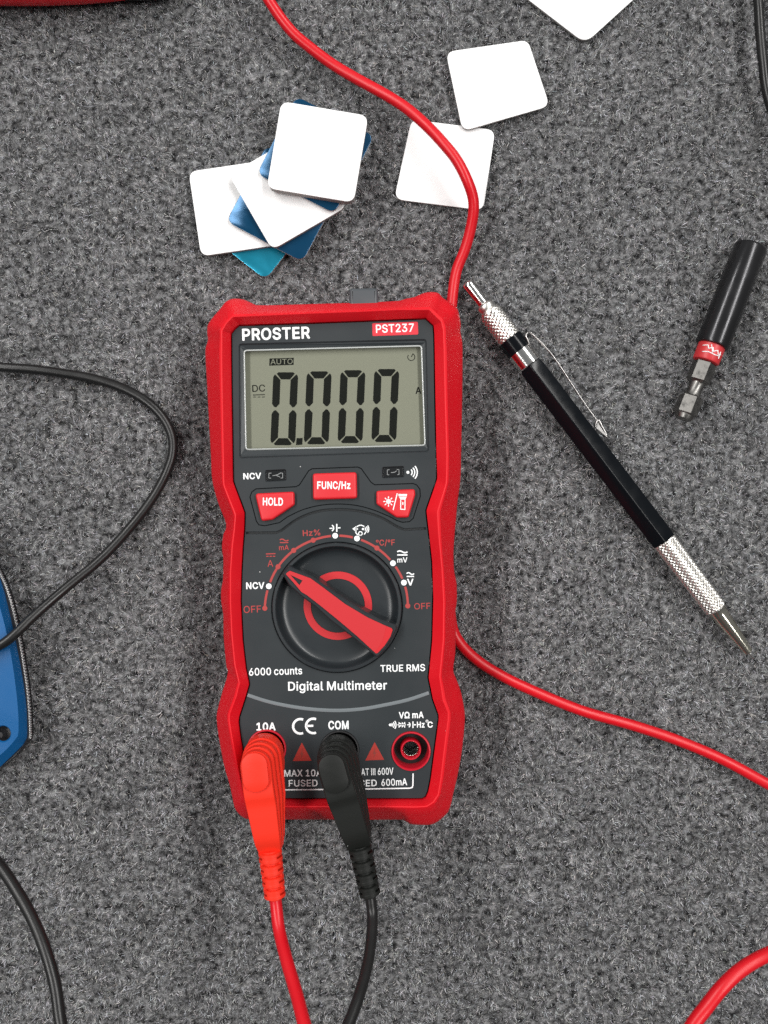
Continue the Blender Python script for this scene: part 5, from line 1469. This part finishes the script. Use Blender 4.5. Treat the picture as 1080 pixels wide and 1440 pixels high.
blue_i = smooth2([(-9, 830), (0, 854.6), (9.5, 892), (17.7, 935), (23.6, 980), (26, 1012), (26, 1028)], 4) + [(25, 1035), (16.5, 1046), (8, 1055), (-6, 1067)] + [(x + 8 if x < -60 else x, y - 16 if y > 900 else y + 16) for x, y in back]
# lower scale
q = Mesh(); prism(q, SL(inset(blue_o, 1), 4.6), 0.0008, 0.001)
q.build('lower_scale', M['blue_alu'], knife, autosmooth=35)
# dark liner
q = Mesh(); prism(q, SL(inset(outer, 2.8), 8.6), 0.0046, 0.0)
q.build('dark_liner', M['dark_liner'], knife)
# toothed steel liner: jimping along the edge
acc = [Vector(p) for p in outer]
edge = acc[:30]
teeth = []
res = []
for i in range(len(acc)):
    a, b2 = acc[i], acc[(i + 1) % len(acc)]
    L = (b2 - a).length
    on_edge = max(a.x, b2.x) > -6 and a.y < 1045 and b2.y < 1045
    if on_edge:
        k = max(1, int(round(L / 3.8)))
        d = (b2 - a) / k
        nrm = Vector((-d.y, d.x)).normalized()
        for t in range(k):
            s = a + d * t
            for f_, o_ in ((0.0, 0.0), (0.5, 0.0), (0.55, 2.3), (0.95, 2.3)):
                res.append(tuple(s + d * f_ + nrm * o_))
    else:
        res.append(inset(outer, 4.2)[i])
q = Mesh()
T3 = SL(res, 9.6)
prism(q, T3, 0.0086, 0.0)
q.build('toothed_liner', M['liner'], knife)
q = Mesh(); prism(q, SL(inset(outer, 3.6), 10.2), 0.0096, 0.0)
q.build('dark_liner', M['dark_liner'], knife)
# upper scale with bevelled edge and a through hole
HC, HR = (3.6, 1032), 12.2
q = Mesh()
ZS = 14.6
n_ = len(blue_o)
lo = SL(blue_o, 10.4); lo0 = [Vector((p.x, p.y, 0.0102)) for p in lo]
lo1 = SL(blue_o, 11.3)
lo1 = [Vector((p.x, p.y, 0.0115)) for p in lo]
inn = SL(blue_i, ZS)
m = len(lo)
assert len(blue_i) == len(blue_o), (len(blue_i), len(blue_o))
q.add(lo0 + lo1, [(i, (i + 1) % m, m + (i + 1) % m, m + i) for i in range(m)], 0)
q.add(lo1 + inn, [(i, (i + 1) % m, m + (i + 1) % m, m + i) for i in range(m)], 0)
hole_t = SL(ring_pts(HC, HR, 40), ZS)
hole_c = [(p.x, p.y) for p in hole_t]
h2 = [Vector((x, y, ZS * .001 - 0.0005)) for x, y in inset(hole_c, 0.0004)]
h3 = [Vector((p.x, p.y, 0.0103)) for p in h2]
q.add(inn + hole_t, tessellate_polygon([inn, hole_t]), 0)
mm = len(hole_t)
q.add(hole_t + h2, [(i, (i + 1) % mm, mm + (i + 1) % mm, mm + i) for i in range(mm)], 0, True)
q.add(h2 + h3, [(i, (i + 1) % mm, mm + (i + 1) % mm, mm + i) for i in range(mm)], 1, True)
scale = q.build('upper_scale', [M['blue_alu'], M['dark_liner']], knife, autosmooth=30)
q = Mesh()
tube(q, [S(-1, 1034, 12.0), S(-1, 1034, 10.3)], 0.0011, 20)
q.build('liner_pin', M['black_steel'], knife)

# ------------------------------------------------------------------ red tool handle in the top left corner
hp = S(20, -50, 0)
tool = thing('tool_handle', 'red tool handle with a dark end cut off by the top left corner', 'tool handle', (hp.x, hp.y, 0.0006))


def bar_body(mesh, secs, n=28):
    """secs: (px x, px y of the lower edge, px half width, height mm) lofted as superellipses"""
    vv, ff = [], []
    for x, ylo, hw, hz in secs:
        zc = 1.0 + hz / 2
        c = S(x, ylo - hw, zc - hz * 0.12)
        for i in range(n):
            a = 2 * math.pi * i / n
            ca, sa = math.cos(a), math.sin(a)
            e = 0.85
            u = math.copysign(abs(ca) ** e, ca); w = math.copysign(abs(sa) ** e, sa)
            vv.append(Vector((c.x, c.y + u * hw * K * (D - (zc - hz * .12) * .001) / D, (zc + w * hz / 2) * .001)))
    for k in range(len(secs) - 1):
        for i in range(n):
            j = (i + 1) % n
            ff.append((k * n + i, k * n + j, (k + 1) * n + j, (k + 1) * n + i))
    mesh.add(vv, ff, 0, True)
    mesh.add(vv[:n], [tuple(range(n))], 0); mesh.add(vv[-n:], [tuple(range(n))], 0)


q = Mesh(); bar_body(q, [(-180, 5, 40, 17), (-90, 7, 46, 19), (0, 7, 48, 20), (60, 7, 48, 20), (110, 5, 46, 19), (150, 2, 43, 18), (178, -2, 38, 17)])
q.build('handle', M['tool_red'], tool, autosmooth=50)
q = Mesh(); bar_body(q, [(172, -1, 40, 15), (178, 0, 42, 15), (205, 0, 40, 15), (228, -3, 36, 14), (245, -10, 26, 11), (250, -18, 16, 8)])  # plain black tapered piece continuing the red bar
q.build('dark_end', M['tool_black'], tool, autosmooth=50)

# ------------------------------------------------------------------ carpet pile (real fibres)
def inside(poly, X, Y):
    r = np.zeros(X.shape, bool)
    xs = np.array([p[0] for p in poly]); ys = np.array([p[1] for p in poly])
    j = len(poly) - 1
    bx = (X > xs.min()) & (X < xs.max()) & (Y > ys.min()) & (Y < ys.max())
    idx = np.nonzero(bx)[0]
    x, y = X[idx], Y[idx]
    c = np.zeros(idx.shape, bool)
    for i in range(len(poly)):
        cond = ((ys[i] > y) != (ys[j] > y))
        with np.errstate(divide='ignore', invalid='ignore'):
            xi = (xs[j] - xs[i]) * (y - ys[i]) / (ys[j] - ys[i]) + xs[i]
        c ^= cond & (x < xi)
        j = i
    r[idx] = c
    return r


def value_noise(X, Y, cell, seed):
    g = np.random.default_rng(seed).random((512, 512))
    u, w = X / cell + 200, Y / cell + 200
    iu, iw = np.floor(u).astype(int), np.floor(w).astype(int)
    fu, fw = u - iu, w - iw
    fu = fu * fu * (3 - 2 * fu); fw = fw * fw * (3 - 2 * fw)
    a = g[iu % 512, iw % 512]; b = g[(iu + 1) % 512, iw % 512]; c = g[iu % 512, (iw + 1) % 512]; d = g[(iu + 1) % 512, (iw + 1) % 512]
    return (a * (1 - fu) + b * fu) * (1 - fw) + (c * (1 - fu) + d * fu) * fw


NF = 620000
X = rng.uniform(-0.165, 0.165, NF); Y = rng.uniform(-0.215, 0.215, NF)
press = np.ones(NF)
keep = np.ones(NF, bool)
for poly in FLAT:
    press[inside(poly, X, Y)] = 0.25
# nothing to see under the meter
keep &= ~inside([(p[0], p[1]) for p in inset(FLAT[0], 0.004)], X, Y)
X, Y, press = X[keep], Y[keep], press[keep]
NF = len(X)
warp = 0.0007
XW = X + (value_noise(X, Y, 0.0011, 21) - .5) * warp * 2; YW = Y + (value_noise(X, Y, 0.0011, 22) - .5) * warp * 2
tuft = value_noise(XW, YW, 0.0013, 1) * .6 + value_noise(XW, YW, 0.0030, 2) * .4
nap = value_noise(X, Y, 0.0055, 3) * 4 * math.pi
az = nap + rng.normal(0, 0.9, NF)
ln = rng.uniform(0.0009, 0.0020, NF) * (0.75 + .5 * tuft)
el = np.radians(np.clip(rng.normal(50, 20, NF), 5, 88))
h = np.sin(el) * ln * press
hd = np.cos(el) * ln
bend = rng.normal(0, 0.16, NF)
pts = np.zeros((NF, 4, 3))
lift = rng.uniform(-0.0001, 0.0003, NF) + (tuft - .45) * 0.0007 * press
for k, t in enumerate((0.0, 0.36, 0.70, 1.0)):
    a = az + bend * t
    pts[:, k, 0] = X + np.cos(a) * hd * t
    pts[:, k, 1] = Y + np.sin(a) * hd * t
    pts[:, k, 2] = np.maximum(0.00005, lift) + h * (t - 0.35 * t * t) * 1.3
# fibre shades: charcoal, mid grey and pale fibres, mixed unevenly in small tufts
mixn = value_noise(XW, YW, 0.0010, 11) * .45 + value_noise(XW, YW, 0.0022, 12) * .35 + value_noise(X, Y, 0.009, 13) * .20
mixn = (mixn - .5) * 1.35 + .5
u = rng.random(NF) * .72 + mixn * .42 - .05
shade = np.interp(u, [0.0, 0.20, 0.36, 0.52, 0.68, 0.85, 1.05], [0.003, 0.007, 0.028, 0.125, 0.35, 0.64, 0.88])
spark = rng.random(NF) < 0.035  # near-white fibres at random: sparkles put into the fibre colour
shade[spark] = 0.9
hc = bpy.data.hair_curves.new('carpet_pile')
hc.add_curves([4] * NF)
hc.attributes['position'].data.foreach_set('vector', pts.reshape(-1).astype(np.float32))
if 'radius' not in hc.attributes:
    hc.attributes.new('radius', 'FLOAT', 'POINT')
rad = np.repeat(rng.uniform(0.000034, 0.000074, NF)[:, None], 4, 1) * np.array([1.0, 1.0, 0.9, 0.45])
hc.attributes['radius'].data.foreach_set('value', rad.reshape(-1).astype(np.float32))
tint = np.stack([1 + rng.normal(0, .05, NF), np.ones(NF), 1.02 + rng.normal(0, .06, NF), np.ones(NF)], 1)
at_ = hc.attributes.new('shade', 'FLOAT_COLOR', 'CURVE')
at_.data.foreach_set('color', (np.stack([shade, shade, shade, np.ones(NF)], 1) * tint).reshape(-1).astype(np.float32))
fm = bpy.data.materials.new('felt fibre')
fm.use_nodes = True
nt = fm.node_tree
bs = nt.nodes['Principled BSDF']
bs.inputs['Roughness'].default_value = 0.38
bs.inputs['Specular IOR Level'].default_value = 0.5
an = nt.nodes.new('ShaderNodeAttribute'); an.attribute_name = 'shade'
nt.links.new(an.outputs['Color'], bs.inputs['Base Color'])
hc.materials.append(fm)
pile = bpy.data.objects.new('carpet_pile', hc)
scene.collection.objects.link(pile)
pile['kind'] = 'stuff'
pile['label'] = 'short grey felt pile of the carpet'
pile['category'] = 'carpet pile'
